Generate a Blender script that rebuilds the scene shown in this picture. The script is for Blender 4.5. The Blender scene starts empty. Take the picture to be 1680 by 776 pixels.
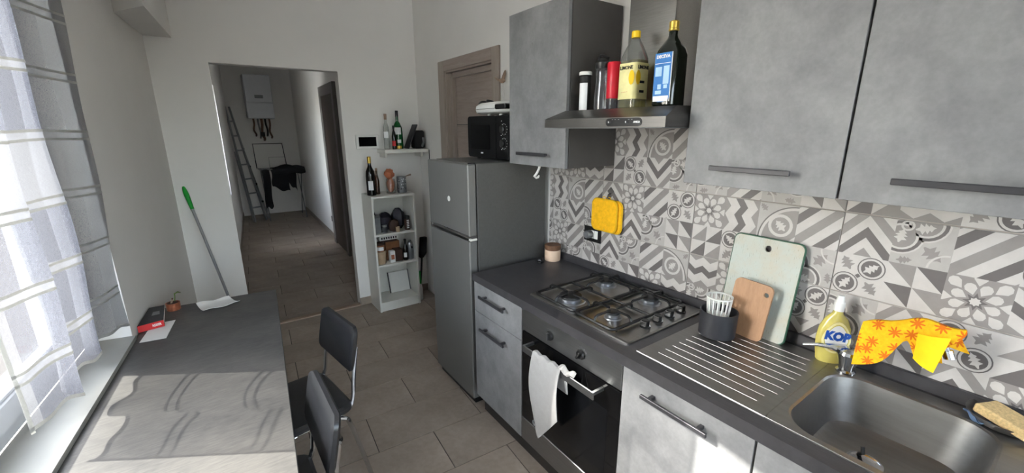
import bpy, math, random
from mathutils import Matrix, Vector
random.seed(7)
S = bpy.context.scene
COL = S.collection
PI = math.pi

# ------------------------------------------------------------------ camera, sky, sun, exposure
def cam_axes(a, b, c):
    fwd = Vector((math.sin(a), math.cos(a), 0)); right = Vector((math.cos(a), -math.sin(a), 0)); up = Vector((0, 0, 1))
    f2 = fwd*math.cos(b) - up*math.sin(b); u2 = up*math.cos(b) + fwd*math.sin(b)
    return right*math.cos(c) + u2*math.sin(c), u2*math.cos(c) - right*math.sin(c), f2
cd = bpy.data.cameras.new('camera'); cam = bpy.data.objects.new('camera', cd); COL.objects.link(cam)
cd.sensor_width = 36; cd.lens = 683.296/1680*36; cd.clip_start = .02; cd.clip_end = 200
_r, _u, _f = cam_axes(.616, .2528, -.0025)
_m = Matrix((_r, _u, -_f)).transposed().to_4x4(); _m.translation = Vector((-1.6634, 0, 1.6474)); cam.matrix_world = _m
S.camera = cam

W = bpy.data.worlds.new('sky'); S.world = W; W.use_nodes = True
_n = W.node_tree.nodes; _n.clear()
_o = _n.new('ShaderNodeOutputWorld'); _b = _n.new('ShaderNodeBackground'); _s = _n.new('ShaderNodeTexSky')
_s.sky_type = 'NISHITA'; _s.sun_disc = False; _s.sun_elevation = math.radians(39); _s.sun_rotation = math.radians(-58)
_s.air_density = 1.0; _s.dust_density = 2.0; _s.ozone_density = 1.0
_b.inputs[1].default_value = 1.7
_h = _n.new('ShaderNodeHueSaturation'); _h.inputs['Saturation'].default_value = .5; W.node_tree.links.new(_s.outputs[0], _h.inputs['Color']); W.node_tree.links.new(_h.outputs[0], _b.inputs[0]); W.node_tree.links.new(_b.outputs[0], _o.inputs[0])

sl = bpy.data.lights.new('sun', 'SUN'); sun = bpy.data.objects.new('sun', sl); COL.objects.link(sun)
sl.energy = 12; sl.angle = math.radians(.45); sl.color = (1, .95, .87)
_el, _az = math.radians(39), math.radians(32)
_d = Vector((math.cos(_az)*math.cos(_el), -math.sin(_az)*math.cos(_el), -math.sin(_el)))
sun.rotation_euler = _d.to_track_quat('-Z', 'Y').to_euler(); sun.location = (-8, 6, 6)

vs = S.view_settings; vs.view_transform = 'Standard'; vs.look = 'None'; vs.gamma = 1; vs.use_curve_mapping = False
vs.exposure = 0.92
try:
    S.cycles.max_bounces = 12; S.cycles.diffuse_bounces = 6; S.cycles.transparent_max_bounces = 16; S.cycles.sample_clamp_indirect = 6
except Exception: pass

# ------------------------------------------------------------------ materials
def lin(c):
    return tuple(((x/255)/12.92 if x/255 <= .04045 else (((x/255)+.055)/1.055)**2.4) for x in c) + (1,)
MATS = {}
class NT:
    def __init__(s, name):
        s.m = bpy.data.materials.new(name); s.m.use_nodes = True; s.t = s.m.node_tree; s.n = s.t.nodes
        s.b = s.n['Principled BSDF']; MATS[name] = s.m; s.out = s.n['Material Output']
    def new(s, t, **k):
        x = s.n.new(t)
        for a, v in k.items(): setattr(x, a, v)
        return x
    def l(s, a, b): s.t.links.new(a, b)
    def coord(s, scale=(1, 1, 1), rot=(0, 0, 0), gen='Object'):
        c = s.new('ShaderNodeTexCoord'); mp = s.new('ShaderNodeMapping'); mp.inputs['Scale'].default_value = scale; mp.inputs['Rotation'].default_value = rot
        s.l(c.outputs[gen], mp.inputs[0]); return mp.outputs[0]
    def noise(s, vec, scale, detail=4, rough=.55, dist=0):
        x = s.new('ShaderNodeTexNoise'); x.inputs['Scale'].default_value = scale; x.inputs['Detail'].default_value = detail
        x.inputs['Roughness'].default_value = rough; x.inputs['Distortion'].default_value = dist
        if vec is not None: s.l(vec, x.inputs[0])
        return x.outputs[0]
    def ramp(s, fac, stops):
        r = s.new('ShaderNodeValToRGB'); e = r.color_ramp.elements
        while len(e) < len(stops): e.new(.5)
        for i, (p, c) in enumerate(stops): e[i].position = p; e[i].color = c if len(c) == 4 else lin(c)
        s.l(fac, r.inputs[0]); return r.outputs[0]
    def mix(s, fac, a, b, mode='MIX'):
        x = s.new('ShaderNodeMixRGB', blend_type=mode)
        for i, v in ((0, fac), (1, a), (2, b)):
            if hasattr(v, 'links'): s.l(v, x.inputs[i])
            else: x.inputs[i].default_value = v
        return x.outputs[0]
    def bump(s, h, strength, dist=.001):
        x = s.new('ShaderNodeBump'); x.inputs['Strength'].default_value = strength; x.inputs['Distance'].default_value = dist
        s.l(h, x.inputs['Height']); s.l(x.outputs[0], s.b.inputs['Normal'])
    def set(s, rough=.5, metal=0, spec=.5, trans=0, ior=1.45, coat=0, alpha=None):
        i = s.b.inputs; i['Roughness'].default_value = rough; i['Metallic'].default_value = metal; i['Specular IOR Level'].default_value = spec
        i['Transmission Weight'].default_value = trans; i['IOR'].default_value = ior; i['Coat Weight'].default_value = coat
        return s
    def base(s, c):
        if hasattr(c, 'links'): s.l(c, s.b.inputs['Base Color'])
        else: s.b.inputs['Base Color'].default_value = c
        return s

def plain(name, c, rough=.5, metal=0, var=.06, vs_=25, spec=.5, bump=0, trans=0, ior=1.45, coat=0):
    """solid colour with faint procedural variation"""
    t = NT(name); v = t.coord(); nz = t.noise(v, vs_, 4)
    L = lin(c); dark = tuple(x*(1-var) for x in L[:3])+(1,); lite = tuple(min(1, x*(1+var)) for x in L[:3])+(1,)
    t.base(t.ramp(nz, [(.3, dark), (.7, lite)])); t.set(rough, metal, spec, trans, ior, coat)
    if bump: t.bump(t.noise(v, vs_*8, 3), bump)
    return t.m

plain('wall_paint', (224, 221, 217), .9, var=.02, vs_=3, spec=.2, bump=.08)
plain('ceiling_paint', (242, 241, 238), .92, var=.01, vs_=3, spec=.1)
plain('sill_stone', (148, 147, 141), .45, var=.05, vs_=8)
plain('white_pvc', (204, 206, 208), .3, var=.01)
plain('black_plastic', (20, 20, 21), .35, var=.1)
plain('black_matte', (26, 25, 26), .75, var=.15)
plain('microwave_black', (15, 15, 16), .5, var=.1, spec=.2)
plain('microwave_glass', (8, 8, 9), .25, var=.1, spec=.2)
plain('dark_plastic', (42, 42, 46), .5, var=.08)
plain('carcass_dark', (78, 75, 73), .5, var=.06, vs_=12)
plain('handle_anthracite', (58, 57, 60), .42, metal=.3, var=.08)
plain('plinth_dark', (44, 41, 39), .5, var=.08)
plain('chrome', (205, 206, 208), .12, metal=1, var=.02)
plain('chrome_dull', (150, 150, 150), .28, metal=1, var=.05)
plain('white_lacquer', (216, 214, 206), .45, var=.02)
plain('white_plastic', (220, 219, 214), .4, var=.02)
plain('red_plastic', (196, 22, 44), .35, var=.06)
plain('red_print', (190, 34, 36), .5, var=.05)
plain('yellow_felt', (236, 176, 8), .85, var=.12, vs_=60, bump=.4)
plain('yellow_trim', (214, 168, 20), .8, var=.06)
plain('yellow_cap', (240, 196, 22), .4, var=.04)
plain('gold_cap', (196, 164, 74), .35, metal=.7, var=.12, vs_=90)
plain('blue_label', (34, 108, 176), .45, var=.12, vs_=20)
plain('pale_blue_print', (164, 198, 224), .5, var=.06)
plain('white_paper', (224, 222, 218), .8, var=.03, vs_=10)
plain('paper_blue_print', (96, 112, 150), .8, var=.2, vs_=60)
plain('cream_label', (228, 218, 156), .5, var=.12, vs_=18)
plain('ink_black', (24, 24, 24), .6, var=.02)
plain('ink_white', (228, 228, 228), .6, var=.02)
plain('ink_blue', (18, 74, 160), .5, var=.02)
plain('ink_red', (190, 60, 60), .6, var=.05)
plain('ink_grey', (130, 130, 132), .6, var=.05)
plain('green_plastic', (20, 150, 50), .35, var=.1)
plain('lime_plastic', (140, 190, 70), .4, var=.1)
plain('green_edge', (40, 78, 58), .5, var=.1)
plain('leather_black', (26, 27, 31), .36, var=.15, vs_=120, bump=.15, spec=.8)
plain('oven_glass', (9, 9, 10), .07, var=.1, spec=.6)
plain('screen_black', (10, 11, 13), .12, var=.05)
plain('beige_glaze', (214, 184, 158), .45, var=.04)
plain('copper', (172, 104, 76), .4, metal=.5, var=.25, vs_=60)
plain('boiler_white', (200, 202, 206), .4, var=.02)
plain('aluminium', (164, 166, 170), .35, metal=.9, var=.06)
plain('copper_pipe', (120, 92, 76), .4, metal=.8, var=.1)
plain('garment_black', (18, 19, 24), .95, var=.2, vs_=30, bump=.3)
plain('hall_door_brown', (60, 49, 44), .5, var=.12, vs_=14)
plain('hall_casing', (112, 108, 106), .5, var=.06, vs_=14)
plain('burner_enamel', (30, 30, 31), .5, var=.1)
plain('cast_black', (17, 17, 18), .42, var=.15, vs_=80)
plain('plant_green', (92, 110, 58), .7, var=.2)
plain('tin_grey', (120, 122, 124), .4, metal=.5, var=.08)
plain('orange_paper', (176, 104, 72), .7, var=.22, vs_=40)
plain('brown_card', (126, 82, 52), .75, var=.14, vs_=30)
plain('beige_tub', (176, 152, 124), .5, var=.08)
plain('coffee_brown', (58, 38, 30), .6, var=.18)
plain('dark_bag', (34, 31, 42), .45, var=.25, vs_=40, bump=.5)
plain('sponge_tan', (206, 178, 128), .95, var=.22, vs_=180, bump=1.)
plain('cloth_blue', (86, 108, 138), .9, var=.2, vs_=40)
plain('straw', (146, 124, 106), .8, var=.2)
plain('grout_light', (160, 153, 146), .9, var=.05)
plain('grout_dark', (52, 46, 41), .9, var=.08)
plain('kitchen_towel', (152, 150, 148), .95, var=.05, vs_=30, bump=.8)
plain('terrace', (196, 193, 187), .9, var=.1, vs_=2)
plain('sun_fin_grey', (104, 98, 94), .9, var=.06, vs_=2)  # for the added sun-blocking fin; kept dark to dim the view behind the curtain
plain('grey_roller', (120, 122, 126), .6, var=.05)

def m_concrete(name, a, b, c, rough=.55):
    t = NT(name); v = t.coord(); v2 = t.coord((1, 1, .6))
    n1 = t.noise(v2, 3.2, 8, .62, .4); n2 = t.noise(v, 14, 6, .6); n3 = t.noise(v, 90, 3, .6)
    col = t.ramp(n1, [(.28, a), (.5, b), (.72, c)])
    col = t.mix(.35, col, t.ramp(n2, [(.3, a), (.7, c)])); col = t.mix(.10, col, t.ramp(n3, [(.35, a), (.65, c)]))
    spots = t.ramp(t.noise(v, 16, 3, .6), [(.72, (255, 255, 255)), (.80, (214, 206, 198))])
    t.base(t.mix(1, col, spots, 'MULTIPLY')); t.set(rough); t.bump(n3, .06); return t.m
m_concrete('concrete_front', (98, 98, 99), (121, 120, 121), (146, 145, 145))
def m_slate(name, a, b, rough=.42, s1=(2.2, .8, 1), s2=(9, 1.2, 1)):
    t = NT(name); v = t.coord(s1); n1 = t.noise(v, 4, 9, .62, .6); n2 = t.noise(t.coord(s2), 22, 5, .6)
    col = t.mix(.45, t.ramp(n1, [(.32, a), (.7, b)]), t.ramp(n2, [(.35, a), (.68, b)]))
    t.base(col); t.set(rough, spec=.4); t.bump(n2, .08); return t.m
m_slate('slate_top', (50, 49, 51), (68, 66, 68))
m_slate('table_laminate', (62, 61, 61), (94, 91, 88), .5, (1.2, 1.6, 1), (1.3, 9, 1))
def m_steel(name, c, rough, stretch, metal=1., bump=.03):
    t = NT(name); v = t.coord(stretch); nz = t.noise(v, 30, 3)
    L = lin(c); t.base(t.ramp(nz, [(.3, tuple(x*.9 for x in L[:3])+(1,)), (.7, tuple(x*1.06 for x in L[:3])+(1,))]))
    t.set(rough, metal); r = t.new('ShaderNodeMapRange'); r.inputs['To Min'].default_value = rough*.8; r.inputs['To Max'].default_value = rough*1.25
    t.l(nz, r.inputs[0]); t.l(r.outputs[0], t.b.inputs['Roughness']); t.bump(nz, bump, .0004); return t.m
m_steel('steel_brushed', (150, 148, 146), .3, (12, .4, 12))
m_steel('steel_hood', (104, 102, 100), .42, (12, .4, 12))
m_steel('steel_hob', (158, 156, 153), .3, (14, .5, 1))
m_steel('steel_sink', (148, 146, 144), .40, (2, .2, 2), bump=.0)
m_steel('steel_oven', (150, 150, 150), .36, (1, .3, 16))
m_steel('steel_fridge', (126, 125, 123), .45, (20, 20, .3), .45)
m_steel('fridge_side', (96, 95, 93), .5, (3, 3, 3), .4)
def m_wood(name, a, b, stretch, scale=5, rough=.5):
    t = NT(name); v = t.coord(stretch); n1 = t.noise(v, scale, 7, .6, .5); n2 = t.noise(v, scale*6, 4, .6)
    t.base(t.mix(.35, t.ramp(n1, [(.3, a), (.7, b)]), t.ramp(n2, [(.3, a), (.7, b)]))); t.set(rough); t.bump(n2, .08); return t.m
m_wood('door_oak_grey', (140, 128, 118), (168, 156, 146), (9, 9, .7))
m_wood('door_oak_leaf', (138, 124, 116), (164, 150, 142), (9, .7, 9))
m_wood('board_beech', (144, 106, 76), (170, 130, 97), (9, 9, 1.2), 6)
m_wood('lid_wood', (88, 60, 42), (128, 92, 66), (3, 14, 3), 8)
m_wood('threshold_wood', (120, 98, 82), (158, 136, 118), (1, 12, 12), 8)
def m_floor(name, a, b, c):
    t = NT(name); oi = t.new('ShaderNodeObjectInfo'); v = t.coord(); n1 = t.noise(v, 5, 7, .6, .3); n2 = t.noise(v, 40, 4)
    col = t.mix(.3, t.ramp(n1, [(.3, a), (.55, b), (.75, c)]), t.ramp(n2, [(.3, a), (.7, c)]))
    hs = t.new('ShaderNodeHueSaturation'); mr = t.new('ShaderNodeMapRange'); mr.inputs['To Min'].default_value = .93; mr.inputs['To Max'].default_value = 1.07
    t.l(oi.outputs['Random'], mr.inputs[0]); t.l(mr.outputs[0], hs.inputs['Value']); t.l(col, hs.inputs['Color'])
    t.base(hs.outputs[0]); t.set(.48, spec=.4); t.bump(n2, .06); return t.m
m_floor('floor_tile', (134, 121, 109), (152, 138, 125), (166, 152, 139))
for nm, c in (('print_pale', (182, 177, 173)), ('print_light', (164, 159, 155)), ('print_mid', (132, 127, 124)), ('print_dark', (96, 91, 90))):
    plain(nm, c, .38, var=.05, vs_=30)
def m_board():
    t = NT('board_white'); v = t.coord(); st = t.ramp(t.noise(v, 9, 5, .6), [(.42, (170, 175, 167)), (.62, (174, 167, 150))])
    cuts = t.ramp(t.noise(t.coord((30, 60, 4), (0.4, 0, 0)), 8, 2), [(.3, (200, 200, 190)), (.36, (255, 255, 255))])
    t.base(t.mix(.8, st, t.mix(1, st, cuts, 'MULTIPLY'))); t.set(.55)
m_board()
def m_flower_cloth():
    t = NT('flower_cloth'); c = t.new('ShaderNodeTexCoord'); sp_ = t.new('ShaderNodeSeparateXYZ'); t.l(c.outputs['Object'], sp_.inputs[0])
    cb = t.new('ShaderNodeCombineXYZ'); t.l(sp_.outputs[1], cb.inputs[0]); t.l(sp_.outputs[2], cb.inputs[1])
    sc_ = t.new('ShaderNodeVectorMath', operation='SCALE'); sc_.inputs['Scale'].default_value = 24; t.l(cb.outputs[0], sc_.inputs[0])
    vo = t.new('ShaderNodeTexVoronoi'); vo.voronoi_dimensions = '2D'; vo.inputs['Scale'].default_value = 1; vo.inputs['Randomness'].default_value = .55; t.l(sc_.outputs[0], vo.inputs['Vector'])
    df = t.new('ShaderNodeVectorMath', operation='SUBTRACT'); t.l(sc_.outputs[0], df.inputs[0]); t.l(vo.outputs['Position'], df.inputs[1])
    s2 = t.new('ShaderNodeSeparateXYZ'); t.l(df.outputs[0], s2.inputs[0]); at = t.new('ShaderNodeMath', operation='ARCTAN2'); t.l(s2.outputs[1], at.inputs[0]); t.l(s2.outputs[0], at.inputs[1])
    m8 = t.new('ShaderNodeMath', operation='MULTIPLY'); m8.inputs[1].default_value = 8; t.l(at.outputs[0], m8.inputs[0]); co = t.new('ShaderNodeMath', operation='COSINE'); t.l(m8.outputs[0], co.inputs[0])
    mr = t.new('ShaderNodeMapRange'); mr.inputs['From Min'].default_value = -1; mr.inputs['To Min'].default_value = .14; mr.inputs['To Max'].default_value = .40; t.l(co.outputs[0], mr.inputs[0])
    lt = t.new('ShaderNodeMath', operation='LESS_THAN'); t.l(vo.outputs['Distance'], lt.inputs[0]); t.l(mr.outputs[0], lt.inputs[1])
    w = t.noise(c.outputs['Object'], 110, 2); base = t.ramp(w, [(.3, (222, 164, 8)), (.7, (240, 184, 16))])
    t.base(t.mix(lt.outputs[0], base, lin((206, 104, 8)))); t.set(.9); t.bump(w, .2)
m_flower_cloth()
plain('cloth_yellow', (236, 196, 14), .9, var=.05, vs_=40, bump=.3)

def m_glass(name, c, gloss=.10, milky=.05):
    """thin clear shell: tinted see-through with a sheen"""
    t = NT(name); t.n.remove(t.b); L = lin(c); nz = t.noise(t.coord(), 8, 2)
    tr = t.new('ShaderNodeBsdfTransparent'); gl = t.new('ShaderNodeBsdfGlossy'); df = t.new('ShaderNodeBsdfDiffuse'); m1 = t.new('ShaderNodeMixShader'); m2 = t.new('ShaderNodeMixShader')
    t.l(t.ramp(nz, [(.3, tuple(x*.95 for x in L[:3])+(1,)), (.7, L)]), tr.inputs[0]); df.inputs[0].default_value = L; gl.inputs['Roughness'].default_value = .08
    lw = t.new('ShaderNodeLayerWeight'); lw.inputs[0].default_value = .25; mr = t.new('ShaderNodeMapRange'); mr.inputs['To Min'].default_value = gloss*.5; mr.inputs['To Max'].default_value = min(1, gloss*5)
    t.l(lw.outputs['Fresnel'], mr.inputs[0]); m1.inputs[0].default_value = milky; t.l(tr.outputs[0], m1.inputs[1]); t.l(df.outputs[0], m1.inputs[2])
    t.l(mr.outputs[0], m2.inputs[0]); t.l(m1.outputs[0], m2.inputs[1]); t.l(gl.outputs[0], m2.inputs[2]); t.l(m2.outputs[0], t.out.inputs[0]); return t.m
m_glass('glass_clear', (236, 238, 236)); m_glass('glass_smoke', (212, 213, 218), .14); m_glass('glass_brown', (150, 104, 62)); m_glass('lemon_liquid', (236, 232, 190), .03, .10)
plain('bottle_dark_green', (12, 17, 10), .1, var=.2, spec=.6, coat=.4)
plain('bottle_black', (14, 12, 11), .12, var=.2, spec=.6)
plain('bottle_green', (14, 74, 34), .12, var=.2, spec=.6)
plain('soap_yellow', (196, 182, 98), .2, var=.05, coat=.4)

def m_pane():
    t = NT('window_glass'); t.n.remove(t.b); tr = t.new('ShaderNodeBsdfTransparent'); gl = t.new('ShaderNodeBsdfGlossy'); mx = t.new('ShaderNodeMixShader')
    nz = t.noise(t.coord(), 3, 2); tr.inputs[0].default_value = (.95, .97, .97, 1); gl.inputs['Roughness'].default_value = .03
    cr = t.ramp(nz, [(.0, (.06, .06, .06, 1)), (1., (.08, .08, .08, 1))]); t.l(cr, mx.inputs[0]); t.l(tr.outputs[0], mx.inputs[1]); t.l(gl.outputs[0], mx.inputs[2]); t.l(mx.outputs[0], t.out.inputs[0])
m_pane()
def m_fabric(name, col, open_, transl, weave=True):
    """woven linen: some light straight through the weave, some scattered through the threads"""
    t = NT(name); t.n.remove(t.b)
    v = t.coord((1, 90, 700)); w1 = t.noise(v, 1.3, 3, .7); w2 = t.noise(t.coord((1, 600, 60)), 1.2, 3, .7)
    cl = t.mix(.5, t.ramp(w1, [(.25, tuple(int(x*.80) for x in col)), (.7, col)]), t.ramp(w2, [(.25, tuple(int(x*.86) for x in col)), (.7, col)]))
    di = t.new('ShaderNodeBsdfDiffuse'); tl = t.new('ShaderNodeBsdfTranslucent'); tp = t.new('ShaderNodeBsdfTransparent')
    t.l(cl, di.inputs[0]); t.l(cl, tl.inputs[0]); m1 = t.new('ShaderNodeMixShader'); m1.inputs[0].default_value = transl
    t.l(di.outputs[0], m1.inputs[1]); t.l(tl.outputs[0], m1.inputs[2])
    m2 = t.new('ShaderNodeMixShader'); f = t.new('ShaderNodeMapRange'); f.inputs['From Min'].default_value = .3; f.inputs['From Max'].default_value = .7
    f.inputs['To Min'].default_value = 1-open_*1.25; f.inputs['To Max'].default_value = 1-open_*.75
    t.l(t.mix(.5, w1, w2), f.inputs[0]); t.l(f.outputs[0], m2.inputs[0]); t.l(tp.outputs[0], m2.inputs[1]); t.l(m1.outputs[0], m2.inputs[2]); t.l(m2.outputs[0], t.out.inputs[0])
m_fabric('linen_grey', (108, 109, 117), .32, .28); m_fabric('linen_white', (132, 132, 136), .28, .28); m_fabric('linen_band', (176, 175, 170), .03, .2)

# ------------------------------------------------------------------ mesh builder
class MB:
    def __init__(s): s.v = []; s.f = []; s.m = []
    def add(s, vs, fs, mi=0):
        o = len(s.v); s.v += [tuple(p) for p in vs]; s.f += [tuple(i+o for i in f) for f in fs]; s.m += [mi]*len(fs); return s
    def box(s, x0, x1, y0, y1, z0, z1, c=0, mi=0):
        x0, x1 = min(x0, x1), max(x0, x1); y0, y1 = min(y0, y1), max(y0, y1); z0, z1 = min(z0, z1), max(z0, z1)
        if c <= 0:
            vs = [(x, y, z) for x in (x0, x1) for y in (y0, y1) for z in (z0, z1)]
            return s.add(vs, [(0, 1, 3, 2), (4, 6, 7, 5), (0, 4, 5, 1), (2, 3, 7, 6), (0, 2, 6, 4), (1, 5, 7, 3)], mi)
        c = min(c, (x1-x0)*.49, (y1-y0)*.49, (z1-z0)*.49)
        lo, hi = (x0, y0, z0), (x1, y1, z1); vs = []; idx = {}
        for sx in (0, 1):
            for sy in (0, 1):
                for sz in (0, 1):
                    k = (sx, sy, sz)
                    for ax in range(3):
                        p = []
                        for a in range(3):
                            e = hi[a] if k[a] else lo[a]
                            if a != ax: e += -c if k[a] else c
                            p.append(e)
                        idx[k, ax] = len(vs); vs.append(tuple(p))
        fs = []
        for ax in range(3):
            a, b = [(1, 2), (2, 0), (0, 1)][ax]
            for sd in (0, 1):
                q = []
                for (i, j) in ((0, 0), (1, 0), (1, 1), (0, 1)):
                    k = [0, 0, 0]; k[ax] = sd; k[a] = i; k[b] = j; q.append(idx[tuple(k), ax])
                fs.append(tuple(q if sd else q[::-1]))
        for ax in range(3):
            a, b = [(1, 2), (2, 0), (0, 1)][ax]
            for i in (0, 1):
                for j in (0, 1):
                    k0 = [0, 0, 0]; k1 = [0, 0, 0]; k0[a] = k1[a] = i; k0[b] = k1[b] = j; k1[ax] = 1
                    q = [idx[tuple(k0), a], idx[tuple(k1), a], idx[tuple(k1), b], idx[tuple(k0), b]]
                    fs.append(tuple(q if (i == j) else q[::-1]))
        for k in [(i, j, l) for i in (0, 1) for j in (0, 1) for l in (0, 1)]:
            q = [idx[k, 0], idx[k, 1], idx[k, 2]]; fs.append(tuple(q if sum(k) % 2 else q[::-1]))
        return s.add(vs, fs, mi)
    def tube(s, pts, r, n=8, mi=0, closed=False, caps=True, squash=None):
        P = [Vector(p) for p in pts]; N = len(P); vs = []; rr = r if isinstance(r, (list, tuple)) else [r]*N
        up = None
        for i, p in enumerate(P):
            if closed: t = P[(i+1) % N]-P[i-1]
            else: t = P[min(i+1, N-1)]-P[max(i-1, 0)]
            t.normalize()
            if up is None:
                up = Vector((0, 0, 1)) if abs(t.z) < .9 else Vector((1, 0, 0))
            a = t.cross(up)
            if a.length < 1e-6: a = t.cross(Vector((0, 1, 0)))
            a.normalize(); b = a.cross(t).normalized(); up = b
            for k in range(n):
                an = 2*PI*k/n; vs.append(p+(a*math.cos(an)+b*math.sin(an))*rr[i])
        fs = []
        for i in range(N if closed else N-1):
            j = (i+1) % N
            for k in range(n):
                fs.append((i*n+k, j*n+k, j*n+(k+1) % n, i*n+(k+1) % n))
        if not closed and caps: fs.append(tuple(range(n))); fs.append(tuple(reversed(range((N-1)*n, N*n))))
        return s.add(vs, fs, mi)
    def cyl(s, p0, p1, r, n=16, mi=0, r1=None): return s.tube([p0, p1], [r, r if r1 is None else r1], n, mi)
    def lathe(s, prof, c=(0, 0, 0), n=24, mi=0, sx=1, sy=1, cap0=True, cap1=True):
        vs = []; fs = []
        for (r, z) in prof:
            for k in range(n):
                a = 2*PI*k/n; vs.append((c[0]+r*sx*math.cos(a), c[1]+r*sy*math.sin(a), c[2]+z))
        for i in range(len(prof)-1):
            for k in range(n): fs.append((i*n+k, i*n+(k+1) % n, (i+1)*n+(k+1) % n, (i+1)*n+k))
        if cap0: fs.append(tuple(reversed(range(n))))
        if cap1: fs.append(tuple(range((len(prof)-1)*n, len(prof)*n)))
        return s.add(vs, fs, mi)
    def loft(s, rings, mi=0, caps=True):
        n = len(rings[0]); vs = [p for r in rings for p in r]; fs = []
        for i in range(len(rings)-1):
            for k in range(n): fs.append((i*n+k, i*n+(k+1) % n, (i+1)*n+(k+1) % n, (i+1)*n+k))
        if caps: fs.append(tuple(reversed(range(n)))); fs.append(tuple(range((len(rings)-1)*n, len(rings)*n)))
        return s.add(vs, fs, mi)
    def prism(s, poly, z0, z1, mi=0, ax=2):
        """poly in the plane normal to ax (ax=2: xy, ax=0: yz, ax=1: xz)"""
        def P(p, z): return (p[0], p[1], z) if ax == 2 else ((z, p[0], p[1]) if ax == 0 else (p[0], z, p[1]))
        n = len(poly); vs = [P(p, z0) for p in poly]+[P(p, z1) for p in poly]
        ar = sum(poly[i][0]*poly[(i+1) % n][1]-poly[(i+1) % n][0]*poly[i][1] for i in range(n))
        fl = (ar > 0) != (ax == 1)
        fs = [tuple(reversed(range(n))), tuple(range(n, 2*n))]+[(i, (i+1) % n, n+(i+1) % n, n+i) for i in range(n)]
        if not fl: fs = [f[::-1] for f in fs]
        return s.add(vs, fs, mi)
    def sheet(s, fn, nu, nv, th=.001, mi=0, nrm=None):
        """thin solid sheet from fn(u,v)"""
        G = [[Vector(fn(i/nu, j/nv)) for j in range(nv+1)] for i in range(nu+1)]
        top = []; bot = []
        for i in range(nu+1):
            for j in range(nv+1):
                du = G[min(i+1, nu)][j]-G[max(i-1, 0)][j]; dv = G[i][min(j+1, nv)]-G[i][max(j-1, 0)]
                n = du.cross(dv); n = n.normalized() if n.length > 1e-12 else Vector((0, 0, 1))
                top.append(G[i][j]+n*th/2); bot.append(G[i][j]-n*th/2)
        K = len(top); w = nv+1; fs = []
        for i in range(nu):
            for j in range(nv):
                a, b, c, d = i*w+j, (i+1)*w+j, (i+1)*w+j+1, i*w+j+1
                fs.append((a, b, c, d)); fs.append((K+d, K+c, K+b, K+a))
        for i in range(nu):
            a, b = i*w, (i+1)*w; fs.append((b, a, K+a, K+b)); a, b = i*w+nv, (i+1)*w+nv; fs.append((a, b, K+b, K+a))
        for j in range(nv):
            a, b = j, j+1; fs.append((a, b, K+b, K+a)); a, b = nu*w+j, nu*w+j+1; fs.append((b, a, K+a, K+b))
        return s.add(top+bot, fs, mi)
    def blob(s, c, rx, ry, rz, n=10, m=7, mi=0, jit=0, seed=0, e=1.):
        R = random.Random(seed); vs = []; fs = []
        pw = lambda x: math.copysign(abs(x)**e, x)
        for i in range(1, m):
            th = PI*i/m
            for k in range(n):
                a = 2*PI*k/n; j = 1+R.uniform(-jit, jit)
                vs.append((c[0]+rx*pw(math.sin(th))*pw(math.cos(a))*j, c[1]+ry*pw(math.sin(th))*pw(math.sin(a))*j, c[2]+rz*pw(math.cos(th))*j))
        t = len(vs); vs.append((c[0], c[1], c[2]+rz)); b = len(vs); vs.append((c[0], c[1], c[2]-rz))
        for i in range(m-2):
            for k in range(n): fs.append((i*n+k, (i+1)*n+k, (i+1)*n+(k+1) % n, i*n+(k+1) % n))
        for k in range(n): fs.append((t, k, (k+1) % n)); fs.append((b, (m-2)*n+(k+1) % n, (m-2)*n+k))
        return s.add(vs, fs, mi)
    def xf(s, M):
        s.v = [tuple(M @ Vector(p)) for p in s.v]; return s
    def mesh(s, name, mats, off=(0, 0, 0), angle=30):
        me = bpy.data.meshes.new(name); me.from_pydata([(p[0]-off[0], p[1]-off[1], p[2]-off[2]) for p in s.v], [], s.f)
        for m in (mats if isinstance(mats, (list, tuple)) else [mats]): me.materials.append(MATS[m])
        me.polygons.foreach_set('material_index', s.m); me.update(); me.validate()
        me.shade_smooth(); me.set_sharp_from_angle(angle=math.radians(angle)); return me
    def build(s, name, mats, parent=None, label=None, cat=None, group=None, kind=None, off=None):
        """world-space verts; the object sits at its base (or at its parent's base)"""
        if parent is not None: o_ = WLOC[parent.name]
        elif off is not None: o_ = off
        else:
            xs, ys, zs = zip(*s.v); o_ = ((min(xs)+max(xs))/2, (min(ys)+max(ys))/2, min(zs))
        me = s.mesh(name, mats, o_); o = bpy.data.objects.new(name, me); COL.objects.link(o)
        if parent is not None: o.parent = parent
        else: o.location = o_
        WLOC[o.name] = o_
        tag(o, label, cat, group, kind); return o
WLOC = {}
def tag(o, label=None, cat=None, group=None, kind=None):
    if label: o['label'] = label
    if cat: o['category'] = cat
    if group: o['group'] = group
    if kind: o['kind'] = kind
    return o
def thing(name, loc, label, cat, group=None, kind=None):
    o = bpy.data.objects.new(name, None); COL.objects.link(o); o.location = loc; o.empty_display_size = .05; WLOC[o.name] = tuple(loc)
    return tag(o, label, cat, group, kind)
def box(*a, **k): return MB().box(*a, **k)
def text_mesh(txt, size, depth=.0004, bold=0.):
    cu = bpy.data.curves.new('lettering', 'FONT'); cu.body = txt; cu.size = size; cu.align_x = 'CENTER'; cu.align_y = 'CENTER'; cu.extrude = depth; cu.offset = bold; cu.resolution_u = 2
    ob = bpy.data.objects.new('lettering', cu); me = bpy.data.meshes.new_from_object(ob); bpy.data.objects.remove(ob); bpy.data.curves.remove(cu); return me
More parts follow.
